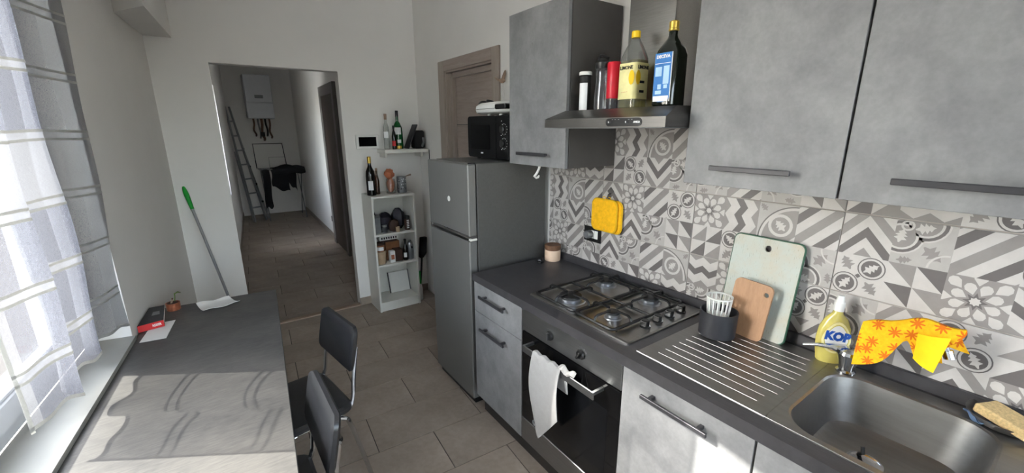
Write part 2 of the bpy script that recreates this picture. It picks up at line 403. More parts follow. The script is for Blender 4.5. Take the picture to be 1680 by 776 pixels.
def lettering(txt, size, origin, right, up, mat, parent, name='lettering', bold=0., sx=1.):
    me = text_mesh(txt, size, .0004, bold); r = Vector(right).normalized(); u = Vector(up).normalized(); n = r.cross(u); po = Vector(WLOC[parent.name]); og = Vector(origin)
    for v in me.vertices: v.co = og + r*v.co.x*sx + u*v.co.y + n*v.co.z - po
    me.materials.clear(); me.materials.append(MATS[mat]); me.name = name
    o = bpy.data.objects.new(name, me); COL.objects.link(o); o.parent = parent; WLOC[o.name] = WLOC[parent.name]; return o
def catmull(pts, k=6, closed=False):
    P = [Vector(p) for p in pts]; out = []; n = len(P)
    for i in range(n if closed else n-1):
        g = (lambda j: P[j % n]) if closed else (lambda j: P[max(0, min(n-1, j))])
        a, b, c, d = g(i-1), g(i), g(i+1), g(i+2)
        for t in range(k):
            t /= k; out.append(.5*((2*b)+(c-a)*t+(2*a-5*b+4*c-d)*t*t+(3*b-a-3*c+d)*t**3))
    if not closed: out.append(P[-1])
    return out
def rrect(x0, x1, y0, y1, r, n=5):
    out = []
    for cx, cy, a0 in ((x1-r, y1-r, 0), (x0+r, y1-r, 90), (x0+r, y0+r, 180), (x1-r, y0+r, 270)):
        for i in range(n+1):
            a = math.radians(a0+90*i/n); out.append((cx+r*math.cos(a), cy+r*math.sin(a)))
    return out
def clip_poly(poly, planes):
    """convex clip; planes (a,b,c): keep a*x+b*y<=c"""
    for a, b, c in planes:
        out = []
        for i in range(len(poly)):
            p, q = poly[i-1], poly[i]; dp, dq = a*p[0]+b*p[1]-c, a*q[0]+b*q[1]-c
            if (dp <= 0) != (dq <= 0):
                t = dp/(dp-dq); out.append((p[0]+(q[0]-p[0])*t, p[1]+(q[1]-p[1])*t))
            if dq <= 0: out.append(q)
        poly = out
        if len(poly) < 3: return []
    return poly

# ------------------------------------------------------------------ the setting: walls with openings
def wall_with_hole(P, u0, u1, v0, v1, hole, th, back=None):
    """P(u,v,d) -> world point; one ring-shaped solid, back = hole on the far face"""
    b = back or hole; mb = MB(); vs = []
    for d, h in ((0, hole), (th, b)):
        for u, v in ((u0, v0), (u1, v0), (u1, v1), (u0, v1)): vs.append(P(u, v, d))
        for u, v in ((h[0], h[2]), (h[1], h[2]), (h[1], h[3]), (h[0], h[3])): vs.append(P(u, v, d))
    fs = []
    for i in range(4):
        j = (i+1) % 4
        fs.append((i, j, 4+j, 4+i)); fs.append((8+i, 12+i, 12+j, 8+j)); fs.append((4+i, 4+j, 12+j, 12+i)); fs.append((i, 8+i, 8+j, j))
    return mb.add(vs, fs)
ZC = 2.95
YB = 3.895
SL = .09
def xb(y): return -1.925 - SL*(YB-y)
_k = math.hypot(1, SL); NX, NY = -1/_k, SL/_k
def WL(y, z, d): return (xb(y)+NX*d, y+NY*d, z)
# window wall (left), splayed reveal
wall_with_hole(WL, -1.72, YB+.12, -.1, ZC, (1.05, 2.33, .745, 2.57), .30, (1.00, 2.37, .70, 2.57)).build('wall_left', 'wall_paint', kind='structure', label='grey-white plastered window wall on the left')
# back wall with the doorway to the hall
wall_with_hole(lambda u, v, d: (u, YB+d, v), -2.2, .15, -.1, ZC, (-1.587, -.70, -.02, 2.118), .10).build('wall_back', 'wall_paint', kind='structure', label='off-white back wall with an open doorway to the hall')
# kitchen wall (right) with the door opening
wr = wall_with_hole(lambda u, v, d: (d, u, v), -1.72, YB, -.1, ZC, (2.50, 3.37, -.02, 2.165), .15).build('wall_right', 'wall_paint', kind='structure', label='white kitchen wall with patterned tile splashback')
wall_with_hole(lambda u, v, d: (u, -1.72-d, v), -2.75, .15, -.1, ZC, (-2.15, -.25, .05, 2.5), .15).build('wall_near', 'wall_paint', kind='structure', label='white wall with a balcony door behind the camera')
bw = thing('window_3', (-1.2, -1.80, .05), None, None, kind='structure'); bw['label'] = 'glazed balcony door behind the camera'
for x0, x1, z0, z1 in ((-2.15, -2.07, .05, 2.5), (-.33, -.25, .05, 2.5), (-2.07, -.33, .05, .14), (-2.07, -.33, 2.42, 2.5), (-1.24, -1.16, .14, 2.42)): box(x0, x1, -1.84, -1.78, z0, z1, .004).build('frame', 'white_pvc', bw)
for x0, x1 in ((-2.07, -1.24), (-1.16, -.33)): box(x0, x1, -1.815, -1.805, .14, 2.42).build('pane', 'window_glass', bw)
MB().prism([(xb(-1.87)-.3, -1.87), (.15, -1.87), (.15, YB+.1), (xb(YB+.1)-.3, YB+.1)], ZC, ZC+.1).build('ceiling', 'ceiling_paint', kind='structure', label='white kitchen ceiling')
# closed space behind the kitchen door
box(.15, .2, 2.3, 3.6, -.1, 2.4).build('wall_behind_door', 'wall_paint', kind='structure', label='wall closing the space behind the kitchen door')

# hall
def hl(y): return -1.51+.07*(y-6.96)
def hr(y): return -.305+.03*(y-6)
YF = 9.6
wall_with_hole(lambda u, v, d: (hl(u)-d, u, v), YB+.10, YF+.1, -.1, ZC, (6.2, 6.80, .8, 2.2), .2).build('wall_hall_left', 'wall_paint', kind='structure', label='white left wall of the dark hall')
MB().prism([(hr(YB+.1), YB+.1), (hr(YB+.1)+.15, YB+.1), (hr(YF+.1)+.15, YF+.1), (hr(YF+.1), YF+.1)], -.1, ZC).build('wall_hall_right', 'wall_paint', kind='structure', label='white right wall of the hall beside the brown door')
box(-1.6, .1, YF, YF+.1, -.1, ZC).build('wall_hall_end', 'wall_paint', kind='structure', label='end wall of the hall behind the boiler')
box(-2.0, .15, YB+.1, YF+.1, ZC, ZC+.1).build('ceiling_hall', 'ceiling_paint', kind='structure', label='white ceiling of the hall')
# hall window (a roller shutter box and frame on the left, out of sight)
hw = thing('window_2', (hl(6.42)-.12, 6.42, .8), None, None, kind='structure'); hw['label'] = 'white framed hall window in the left wall'
_hx = hl(6.42)
box(_hx-.16, _hx-.10, 6.2, 6.26, .8, 2.2, .004).build('frame', 'white_pvc', hw); box(_hx-.16, _hx-.10, 6.74, 6.80, .8, 2.2, .004).build('frame', 'white_pvc', hw)
box(_hx-.16, _hx-.10, 6.26, 6.74, .8, .86, .004).build('frame', 'white_pvc', hw); box(_hx-.16, _hx-.10, 6.26, 6.74, 2.14, 2.2, .004).build('frame', 'white_pvc', hw)
box(_hx-.135, _hx-.125, 6.26, 6.74, .86, 2.14).build('pane', 'window_glass', hw)
box(_hx-4.2, _hx-.21, 6.88, 7.1, -3.1, 5.0).build('sun_fin_wall', 'sun_fin_grey', kind='structure', label='unseen fin wall added to block sun from the hall window')  # unseen fin added to block hall sun and darken the view through the curtain

# ------------------------------------------------------------------ floor: slab, tiles one by one
fl = MB().prism([(xb(-1.75)-.1, -1.75), (.1, -1.75), (.1, YB+.05), (xb(YB)-.1, YB+.05)], -.06, -.004).build('floor', 'grout_dark', kind='structure', label='brown-grey tiled kitchen floor')
fh = box(-2.0, .1, YB+.05, YF+.05, -.06, -.004).build('floor_hall', 'grout_dark', kind='structure', label='brown-grey tiled hall floor')
TA = math.radians(-4); TX, TY = .60, .303; ORG = (-.852, 2.19)
def floor_tiles(parent, planes, ilo, ihi, jlo, jhi):
    full = None; po = WLOC[parent.name]
    for j in range(jlo, jhi):
        for i in range(ilo, ihi):
            x0 = i*TX + (.30 if j % 2 else 0); y0 = j*TY; g = .0022
            q = [(x0+g, y0+g), (x0+TX-g, y0+g), (x0+TX-g, y0+TY-g), (x0+g, y0+TY-g)]
            c, s_ = math.cos(TA), math.sin(TA)
            cx, cy = x0+TX/2, y0+TY/2; wc = (ORG[0]+c*cx-s_*cy, ORG[1]+s_*cx+c*cy)
            wq = [(ORG[0]+c*a-s_*b, ORG[1]+s_*a+c*b) for a, b in q]
            cl = clip_poly(wq, planes)
            if not cl: continue
            inside = len(cl) == 4 and all(abs(a[0]-b[0])+abs(a[1]-b[1]) < 1e-6 for a, b in zip(cl, wq))
            if inside and full is not None: me = full
            else:
                ar = abs(sum(cl[k][0]*cl[(k+1) % len(cl)][1]-cl[(k+1) % len(cl)][0]*cl[k][1] for k in range(len(cl))))/2
                if ar < 2e-4: continue
                mc = (sum(p[0] for p in cl)/len(cl), sum(p[1] for p in cl)/len(cl))
                ins = [(p[0]+(mc[0]-p[0])*.004, p[1]+(mc[1]-p[1])*.006) for p in cl]
                mb = MB().loft([[(p[0], p[1], -.008) for p in cl], [(p[0], p[1], -.001) for p in cl], [(p[0], p[1], 0) for p in ins]])
                me = mb.mesh('tile', 'floor_tile', (wc[0], wc[1], 0), 20)
                if inside: full = me
            o = bpy.data.objects.new('tile', me); COL.objects.link(o); o.parent = parent
            o.location = (wc[0]-po[0], wc[1]-po[1], -po[2])
floor_tiles(fl, [(1, 0, 0), (0, 1, YB-.005), (0, -1, 1.72), (-1, SL, 1.925+SL*YB)], -4, 5, -14, 7)
floor_tiles(fh, [(1, -.03, -.305-.18), (0, 1, YF), (0, -1, -(YB+.055)), (-1, .07, 1.51+.07*6.96)], -3, 4, 4, 26)
MB().prism([(YB-.01, 0), (YB+.055, 0), (YB+.052, .011), (YB+.03, .016), (YB+.012, .015), (YB-.008, .010)], -1.587, -.70, ax=0).build('trim_1', 'threshold_wood', kind='structure', label='worn wooden threshold strip in the doorway')
def baseboard(name, x0, x1, y0, y1, lab, z=.075): box(x0, x1, y0, y1, 0, z, .003).build(name, 'floor_tile', kind='structure', label=lab)
baseboard('baseboard_back', -.70, 0, YB-.009, YB, 'brown-grey tile skirting right of the doorway')
baseboard('baseboard_back_left', -1.92, -1.59, YB-.009, YB, 'brown-grey tile skirting left of the doorway')
MB().prism([(hr(4.1)-.009, 4.1), (hr(4.1), 4.1), (hr(5.75), 5.75), (hr(5.75)-.009, 5.75)], 0, .075).build('baseboard_hall', 'floor_tile', kind='structure', label='tile skirting of the hall right wall near the doorway')
MB().prism([(hr(6.55)-.009, 6.55), (hr(6.55), 6.55), (hr(YF), YF), (hr(YF)-.009, YF)], 0, .075).build('baseboard_hall_far', 'floor_tile', kind='structure', label='tile skirting of the hall right wall beyond the door')
MB().prism([(hl(4.1), 4.1), (hl(4.1)+.009, 4.1), (hl(YF)+.009, YF), (hl(YF), YF)], 0, .075).build('baseboard_hall_left', 'floor_tile', kind='structure', label='tile skirting of the hall left wall')
# boxed-in beam at the top of the window wall
MB().prism([(-1.77, YB), (xb(YB)+.001, YB), (xb(3.25)+.001, 3.25), (-1.836, 3.0)], 2.26, ZC).build('trim_2', 'wall_paint', kind='structure', label='boxed-in plaster beam high in the left corner')
# outside
box(-30, xb(0)-.35, -25, 30, -3.2, -3.1).build('terrace_ground', 'terrace', kind='structure', label='pale paving outside the window')

# ------------------------------------------------------------------ window_1: frame, two sashes, panes, sill
w1 = thing('window_1', (xb(1.69)-.16, 1.69, .745), None, None, kind='structure'); w1['label'] = 'white plastic window behind the linen curtain'
def wbox(y0, y1, z0, z1, d0, d1, c=.004):
    mb = MB().box(y0, y1, z0, z1, d0, d1, c); mb.v = [WL(p[0], p[1], p[2]) for p in mb.v]; mb.f = [f[::-1] for f in mb.f]; return mb
F0, F1, ZB, ZT = 1.04, 2.345, .768, 2.57
for a in ((F0, F0+.07, ZB, ZT), (F1-.16, F1, ZB, ZT), (F0+.07, F1-.16, ZB, ZB+.05), (F0+.07, F1-.16, ZT-.07, ZT)): wbox(*a, .14, .20).build('frame', 'white_pvc', w1)
MID = F0+.12
for a, b in ((F0+.07, F1-.16),):
    s0 = wbox(a+.002, a+.092, ZB+.05, ZT-.07, .125, .185).build('sash', 'white_pvc', w1)
    wbox(b-.092, b-.002, ZB+.05, ZT-.07, .125, .185).build('stile', 'white_pvc', s0)
    wbox(a+.092, b-.092, ZB+.05, ZB+.125, .125, .185).build('rail', 'white_pvc', s0); wbox(a+.092, b-.092, ZT-.16, ZT-.07, .125, .185).build('rail', 'white_pvc', s0)
    wbox(a+.092, b-.092, ZB+.125, ZB+.14, .13, .15).build('glazing_bead', 'white_pvc', s0)
    wbox(a+.08, b-.08, ZB+.11, ZT-.15, .152, .162, 0).build('pane', 'window_glass', s0)
MB().box(MID-.012, MID+.012, -.02, .10, 0, .012, .003).xf(Matrix(((0, 0, 1, xb(MID)-.113), (1, 0, 0, 0), (0, 1, 0, 1.35), (0, 0, 0, 1)))).build('window_handle', 'white_pvc', w1)
MB().prism([WL(1.05, 0, -.012)[:2], WL(2.33, 0, -.012)[:2], WL(2.345, 0, .14)[:2], WL(1.035, 0, .14)[:2]], .746, .768).build('window_sill', 'sill_stone', kind='structure', label='pale stone window sill beside the table')

# ------------------------------------------------------------------ door_1 on the kitchen wall
d1 = thing('door_1', (0, 2.935, 0), None, None, kind='structure'); d1['label'] = 'grey oak interior door half hidden behind the fridge'
DY0, DY1, DZ = 2.476, 3.395, 2.185
for a in ((DY0, DY0+.09, 0, DZ), (DY1-.105, DY1, 0, DZ)): box(-.018, 0, *a, .003).build('casing', 'door_oak_grey', d1)
box(-.018, 0, DY0+.09, DY1-.105, DZ-.082, DZ, .003).build('casing', 'door_oak_leaf', d1)
box(-.006, .12, DY0+.075, DY0+.10, 0, DZ-.06).build('jamb', 'door_oak_grey', d1); box(-.006, .12, DY1-.125, DY1-.095, 0, DZ-.06).build('jamb', 'door_oak_grey', d1)
box(-.006, .12, DY0+.1, DY1-.125, DZ-.095, DZ-.06).build('head', 'door_oak_leaf', d1)
box(.03, .06, DY0+.1, DY0+.115, 0, DZ-.11, .002).build('stop', 'door_oak_grey', d1); box(.03, .06, DY1-.165, DY1-.125, 0, DZ-.12, .002).build('stop', 'door_oak_grey', d1)
box(.03, .06, DY0+.115, DY1-.165, DZ-.135, DZ-.095, .002).build('stop', 'door_oak_leaf', d1)
lf = box(.06, .10, DY0+.11, DY1-.155, .005, DZ-.12, .002).build('leaf', 'door_oak_leaf', d1)
for z in (.42, .84, 1.26, 1.68): box(.0575, .0605, DY0+.115, DY1-.16, z, z+.005).build('groove', 'carcass_dark', lf)
MB().tube([(.06, 2.66, 1.03), (.015, 2.66, 1.03), (.012, 2.70, 1.03), (.012, 2.78, 1.03)], .009, 8).build('door_handle', 'chrome_dull', lf)

# ------------------------------------------------------------------ patterned splashback tiles (prints as thin inlays)
def arc(cx, cy, r, a0, a1, n=14): return [(cx+r*math.cos(math.radians(a0+(a1-a0)*i/n)), cy+r*math.sin(math.radians(a0+(a1-a0)*i/n))) for i in range(n+1)]
def ring(cx, cy, r0, r1, a0, a1, n=16): return arc(cx, cy, r1, a0, a1, n)+arc(cx, cy, r0, a1, a0, n)
def leafshape(cx, cy, L, w, ang, lob=3):
    pts = []; c, s_ = math.cos(math.radians(ang)), math.sin(math.radians(ang))
    prof = [(-.5, .10), (-.3, .30), (-.22, .95), (-.05, .35), (.02, .9), (.16, .32), (.24, .62), (.36, .2), (.5, 0)]
    up = [(x*L, y*w/2) for x, y in prof]; dn = [(x*L, -y*w/2) for x, y in reversed(prof[:-1])]
    for x, y in up+dn: pts.append((cx+c*x-s_*y, cy+s_*x+c*y))
    return pts
P_, L_, M_, D_ = 0, 1, 2, 3
UNIT = [(0, 0), (1, 0), (1, 1), (0, 1)]
def motif(k):
    S_ = []
    def a(poly, lev, col): S_.append((poly, lev, col))
    if k[0] == 'Z':
        z = lambda v: .16*(1-abs(((v*2) % 1)*2-1)); vv = [i/4 for i in range(5)]
        band = lambda o0, o1: [(z(v)+o0, v) for v in vv]+[(z(v)+o1, v) for v in reversed(vv)]
        a(UNIT, 0, P_); a(band(-1, .02), 1, M_); a(band(.30, .52), 1, D_); a(band(.80, 2), 1, M_)
        if k == 'Zh': S_ = [([(y, 1-x) for x, y in p], l, c) for p, l, c in S_]
    elif k == 'S':
        a(UNIT, 0, P_)
        for c0, c1, cl in ((-.78, -.50, D_), (-.20, .12, M_), (.42, .70, D_), (.95, 1, M_), (-1, -.95, M_)): a([(c0-1, -1), (c1-1, -1), (c1+2, 2), (c0+2, 2)], 1, cl)
    elif k in ('A', 'V'):
        a(UNIT, 0, P_); h = lambda c: [(-.2, c-.80), (.5, c), (1.2, c-.80)]
        bd = lambda c0, c1: h(c1)+h(c0)[::-1]
        a(bd(.46, .72), 1, D_); a(bd(.99, 1.27), 1, M_); a([(.14, -.2), (.86, -.2), (.5, .21)], 1, M_)
        if k == 'V': S_ = [([(x, 1-y) for x, y in p], l, c) for p, l, c in S_]
    elif k in ('T', 'U'):
        a(UNIT, 0, P_)
        for i, j, c in ((0, 0, D_), (1, 0, M_), (0, 1, M_), (1, 1, D_)):
            a([(i/2, j/2+.5), (i/2+.5, j/2), (i/2+.5, j/2+.5)] if k == 'T' else [(i/2, j/2), (i/2+.5, j/2), (i/2+.5, j/2+.5)], 1, c)
    elif k in ('Q', 'R'):
        a(UNIT, 0, L_); a([(1, 0)]+arc(1, 0, .93, 90, 180), 1, P_); a([(1, 0)]+arc(1, 0, .86, 90, 180), 2, M_); a(ring(1, 0, .93, .965, 90, 180), 2, D_)
        a(ring(.60, .40, .235, .315, 0, 360, 22), 3, P_); a(leafshape(.60, .40, .36, .28, 135), 3, P_); a(leafshape(.12, .86, .26, .2, 135), 1, M_)
        a([(.84, 0), (1, .16), (1, 0)], 3, P_)
        if k == 'R': S_ = [([(1-x, y) for x, y in p], l, c) for p, l, c in S_]
    elif k == 'F':
        a(UNIT, 0, M_)
        def pet(r0, r1, w, th):
            q = [(r0, 0), (r0+(r1-r0)*.5, w), (r0+(r1-r0)*.8, w*.92), (r1, w*.35), (r1, -w*.35), (r0+(r1-r0)*.8, -w*.92), (r0+(r1-r0)*.5, -w)]
            c, s_ = math.cos(th), math.sin(th); return [(.5+c*x-s_*y, .5+s_*x+c*y) for x, y in q]
        for i in range(8):
            th = PI/8+i*PI/4; a(pet(.15, .40, .093, th), 1, P_); a(pet(.34, .62, .10, th+PI/8), 1, P_)
        a([(.5+(.19 if i % 2 == 0 else .10)*math.cos(i*PI/8), .5+(.19 if i % 2 == 0 else .10)*math.sin(i*PI/8)) for i in range(16)], 2, D_)
        a([(.5+(.095 if i % 2 == 0 else .07)*math.cos(i*PI/8), .5+(.095 if i % 2 == 0 else .07)*math.sin(i*PI/8)) for i in range(16)], 3, P_)
    elif k in ('L', 'K'):
        a(UNIT, 0, P_)
        for c in (.27, .73):
            a(arc(c, c, .27, 0, 360, 22)[:-1], 1, D_); a(arc(c, c, .245, 0, 360, 22)[:-1], 2, P_); a(arc(c, c, .20, 0, 360, 22)[:-1], 3, D_); a(leafshape(c, c, .36, .22, 60 if c < .5 else 40), 4, P_)
        a([(.44, .50), (.50, .44), (.56, .50), (.50, .56)], 3, D_)
        a(leafshape(.24, .78, .36, .30, 120), 1, M_); a(leafshape(.78, .24, .36, .30, -50), 1, M_)
        if k == 'K': S_ = [([(1-x, y) for x, y in p], l, c) for p, l, c in S_]
    else:  # C: scrolled lobes
        a(UNIT, 0, L_)
        for cx, cy in ((.12, .62), (.50, .95)):
            a(arc(cx, cy, .40, 0, 360, 24)[:-1], 1, P_)
        for cx, cy in ((.12, .62), (.50, .95)): a(arc(cx, cy, .365, 0, 360, 24)[:-1], 2, D_)
        for cx, cy in ((.12, .62), (.50, .95)): a(arc(cx, cy, .30, 0, 360, 24)[:-1], 3, P_)
        for cx, cy in ((.12, .62), (.50, .95)): a(arc(cx, cy, .255, 0, 360, 24)[:-1], 4, M_)
        a(leafshape(.12, .64, .32, .26, 80), 5, P_); a(leafshape(.50, .86, .34, .26, 15), 5, P_); a(ring(.2, .88, .08, .12, 0, 360), 5, P_)
        a(leafshape(.70, .32, .42, .34, -40), 1, M_); a(ring(.98, .02, .30, .34, 90, 180), 2, P_); a(leafshape(.26, .10, .28, .2, 10), 1, M_)
        if k == 'D': S_ = [([(1-x, y) for x, y in p], l, c) for p, l, c in S_]
        if k == 'E': S_ = [([(1-y, x) for x, y in p], l, c) for p, l, c in S_]
    out = []
    for p, l, c in S_:
        q = clip_poly(p, [(1, 0, 1), (-1, 0, 0), (0, 1, 1), (0, -1, 0)])
        if q: out.append((q, l, c))
    return out
MOT = {}
TW, THH, G0 = .5236, .267, .984
ROWS = {  # tile rows from the top: (z0, {tile index: (upper cells, lower cells)}); tile 0 starts at y=1.507
    1.384: {-1: (['F', 'Zv', 'Q', 'S'], ['T', 'F', 'F', 'Zh']), 0: (['F', 'Zv', 'Q', 'S'], ['U', 'K', 'V', 'C']), 1: (['A', 'F', 'S', 'L'], ['C', 'S', 'D', 'T']), 2: (['A', 'C', 'S', 'Q'], ['U', 'Zh', 'K', 'V'])},
    1.116: {-1: (['F', 'Zv', 'Q', 'S'], ['U', 'K', 'V', 'E']), 0: (['A', 'F', 'S', 'L'], ['T', 'A', 'C', 'T']), 1: (['F', 'Zv', 'Q', 'S'], ['U', 'K', 'V', 'E']), 2: (['A', 'C', 'S', 'L'], ['L', 'T', 'F', 'Zh'])},
    .848: {-1: (['L', 'F', 'S', 'E'], ['Zh', 'F', 'C', 'T']), 0: (['A', 'C', 'S', 'R'], ['K', 'T', 'F', 'Zh']), 1: (['Zh', 'F', 'A', 'L'], ['C', 'T', 'K', 'V']), 2: (['E', 'A', 'K', 'U'], ['F', 'T', 'A', 'F'])},
}
for extra in (3, 4):
    for z in ROWS: ROWS[z][extra] = ROWS[z][extra-3]
XT = -.008
for z0, rw in ROWS.items():
    for ti, (up, lo) in rw.items():
        y1 = 1.507-TW*ti; y0 = y1-TW; yl = min(y1, 1.935)
        mb = MB().box(XT, 0, y0+.0012, yl-.0012, z0+.0012, z0+THH-.0012, .0008, mi=L_)
        for r, cells in enumerate((up, lo)):
            for ci, k in enumerate(cells):
                ca = y1-ci*TW/4; cz = z0+THH/2*(1-r); w_, h_ = TW/4, THH/2
                if k not in MOT: MOT[k] = motif(k)
                for poly, lev, col in MOT[k]:
                    # keep within the tile's own face and left of the fridge
                    q = [(max(y0+.002, min(yl-.002, ca-p[0]*w_)), max(z0+.002, min(z0+THH-.002, cz+p[1]*h_))) for p in poly]
                    if max(a for a, b in q)-min(a for a, b in q) < 1e-4 or ca-w_ > yl: continue
                    mb.add([(XT-.00012*(lev+1), a, b) for a, b in q], [tuple(range(len(q)))], col)
        t = mb.build('tile', ['print_pale', 'print_light', 'print_mid', 'print_dark'], wr)
box(-.0045, 0, -1.2, 1.937, .86, 1.655).build('grout_bed', 'grout_light', wr)

# ------------------------------------------------------------------ kitchen run
XF = -.588; ZT_ = .883
def bar_handle(yc, z, xface, parent, L=.232, out=.028):
    h = box(xface-out-.008, xface-out+.002, yc-L/2, yc+L/2, z-.0075, z+.0075, .0015).build('handle', 'handle_anthracite', parent)
    for s in (-1, 1): box(xface-out, xface, yc+s*(L/2-.03)-.006, yc+s*(L/2-.03)+.006, z-.005, z+.005).build('handle_post', 'handle_anthracite', parent)
    return h
def wall_cabinet(y0, y1, lab):
    t = thing('wall_cabinet', (-.17, (y0+y1)/2, 1.467), lab, 'cabinet', 'concrete-look wall cabinets')
    box(-.322, -.0085, y0+.001, y1-.001, 1.467, 2.197, .001).build('body', 'carcass_dark', t)
    d = box(-.345, -.325, y0+.002, y1-.002, 1.467, 2.195, .0012).build('door', 'concrete_front', t); bar_handle((y0+y1)/2, 1.526, -.345, d)
wall_cabinet(1.4405, 1.884, 'concrete-look wall cabinet between the fridge and the hood')
wall_cabinet(.3915, .837, 'concrete-look wall cabinet directly right of the hood')
wall_cabinet(-.054, .3895, 'concrete-look wall cabinet at the right edge above the sink')
# hook stuck under the first wall cabinet
mb = MB().box(-.305, -.285, 1.668, 1.70, 1.4605, 1.467, .002).tube([(-.295, 1.684, 1.463), (-.300, 1.686, 1.445), (-.306, 1.694, 1.425), (-.312, 1.706, 1.408), (-.312, 1.690, 1.402), (-.312, 1.675, 1.407), (-.312, 1.668, 1.416)], [.007, .006, .006, .007, .006, .006, .004], 8)
mb.build('cabinet_hook', 'white_plastic', label='small white plastic hook under the left wall cabinet', cat='hook')

# base units
def base_front(name, y0, y1, z0, z1, parent, handle_z=None):
    d = box(XF, XF+.019, y0+.002, y1-.002, z0, z1, .0012).build(name, 'concrete_front', parent)
    if handle_z: bar_handle((y0+y1)/2+.008, handle_z, XF, d)
    return d
b1 = thing('base_cabinet', (-.3, 1.662, .12), 'concrete-look base cabinet with drawer beside the fridge', 'cabinet', 'base cabinets')
box(XF+.0195, -.0085, 1.442, 1.882, .12, .843).build('body', 'carcass_dark', b1)
base_front('drawer', 1.441, 1.883, .670, .838, b1, .783); base_front('door', 1.441, 1.883, .130, .666, b1, .595)
b2 = thing('base_cabinet', (-.3, .617, .12), 'sunlit concrete-look base cabinet right of the oven', 'cabinet', 'base cabinets')
box(XF+.0195, -.0085, .393, .841, .12, .69).build('body', 'carcass_dark', b2); base_front('door', .392, .842, .130, .838, b2, .787)
b3 = thing('base_cabinet', (-.3, .167, .12), 'concrete-look base cabinet under the sink bowl at the lower right', 'cabinet', 'base cabinets')
box(XF+.0195, -.0085, -.057, .391, .12, .69).build('body', 'carcass_dark', b3); base_front('door', -.058, .390, .130, .838, b3, .787)
box(-.535, -.52, -.058, 1.883, 0, .12).build('kick_board', 'plinth_dark', label='dark kick board under the base cabinets', cat='plinth')

# oven
ov = thing('oven', (-.3, 1.142, .12), 'built-in black glass oven with steel control panel', 'oven')
box(XF+.02, -.0085, .843, 1.440, .12, .843).build('housing', 'black_matte', ov)
pn = box(XF, XF+.02, .844, 1.439, .733, .842, .0015).build('control_panel', 'steel_oven', ov)
for y, a in ((1.236, 90), (1.048, 60)):
    kb = MB().lathe([(.021, 0), (.021, .006), (.017, .012)], n=20).xf(Matrix.Translation((XF, y, .785)) @ Matrix.Rotation(-PI/2, 4, 'Y')).build('knob', 'black_plastic', pn)
    MB().box(-.0175, .0175, -.0045, .0045, .010, .024, .002).xf(Matrix.Translation((XF, y, .785)) @ Matrix.Rotation(-PI/2, 4, 'Y') @ Matrix.Rotation(math.radians(a-90+0), 4, 'Z')).build('grip', 'chrome_dull' if a == 90 else 'black_plastic', kb)
    for q in range(5):
        an = math.radians(30+q*30); box(XF-.0004, XF, y+.03*math.cos(an)-.0022, y+.03*math.cos(an)+.0022, .785+.03*math.sin(an)-.002, .785+.03*math.sin(an)+.002).build('dial_mark', 'ink_grey', pn)
od = box(XF, XF+.02, .846, 1.437, .258, .726, .002).build('oven_door', 'oven_glass', ov)
box(XF-.0006, XF, .90, 1.38, .33, .62).build('window', 'screen_black', od)
HX = -.648
hb = box(HX, HX+.006, .921, 1.356, .674, .706, .001).build('handle', 'steel_oven', od)
for y in (.927, 1.350): box(HX+.006, XF, y-.006, y+.006, .692, .706, .001).build('bracket', 'steel_oven', od)
box(XF, XF+.02, .844, 1.439, .130, .254, .0015).build('lower_panel', 'steel_oven', ov)

# worktop with a cut-out for the sink, upstand as a part
wt = thing('worktop', (-.3, .62, .843), 'dark slate-look worktop along the kitchen wall', 'worktop')
def PT(u, v, d): return (u, v, ZT_-d)
wall_with_hole(PT, -.595, -.0085, -.062, 1.885, (-.525, -.095, -.002, .392), .04).build('slab', 'slate_top', wt)
box(-.024, -.0085, -.062, 1.885, ZT_, .924, .002).build('upstand', 'slate_top', wt)

# hob
hb_ = thing('gas_hob', (-.28, 1.166, ZT_), 'stainless steel gas hob with four burners', 'hob')
HY0, HY1, HX0, HX1 = .873, 1.459, -.529, -.035
MB().loft([[(x, y, ZT_) for x, y in rrect(HX0, HX1, HY0, HY1, .008, 3)], [(x, y, ZT_+.006) for x, y in rrect(HX0, HX1, HY0, HY1, .008, 3)], [(x, y, ZT_+.009) for x, y in rrect(HX0+.006, HX1-.006, HY0+.006, HY1-.006, .008, 3)], [(x, y, ZT_+.0065) for x, y in rrect(HX0+.02, HX1-.02, HY0+.02, HY1-.02, .01, 3)]]).build('plate', 'steel_hob', hb_)
ZP = ZT_+.0065
BUR = [(-.425, 1.29, .052), (-.150, 1.325, .038), (-.405, 1.055, .028), (-.150, 1.065, .038)]
for x, y, r in BUR:
    b = MB().lathe([(r*1.35, 0), (r*1.25, .004), (r*.95, .006), (r*.95, .012), (r*1.05, .014), (r*1.05, .019), (r*.9, .021)], (x, y, ZP), 28).build('burner', 'aluminium', hb_)
    MB().lathe([(r*.92, .020), (r*1.0, .023), (r*.98, .027), (r*.8, .030), (r*.3, .031)], (x, y, ZP), 28).build('burner_cap', 'burner_enamel', b)
ZG = ZP+.012
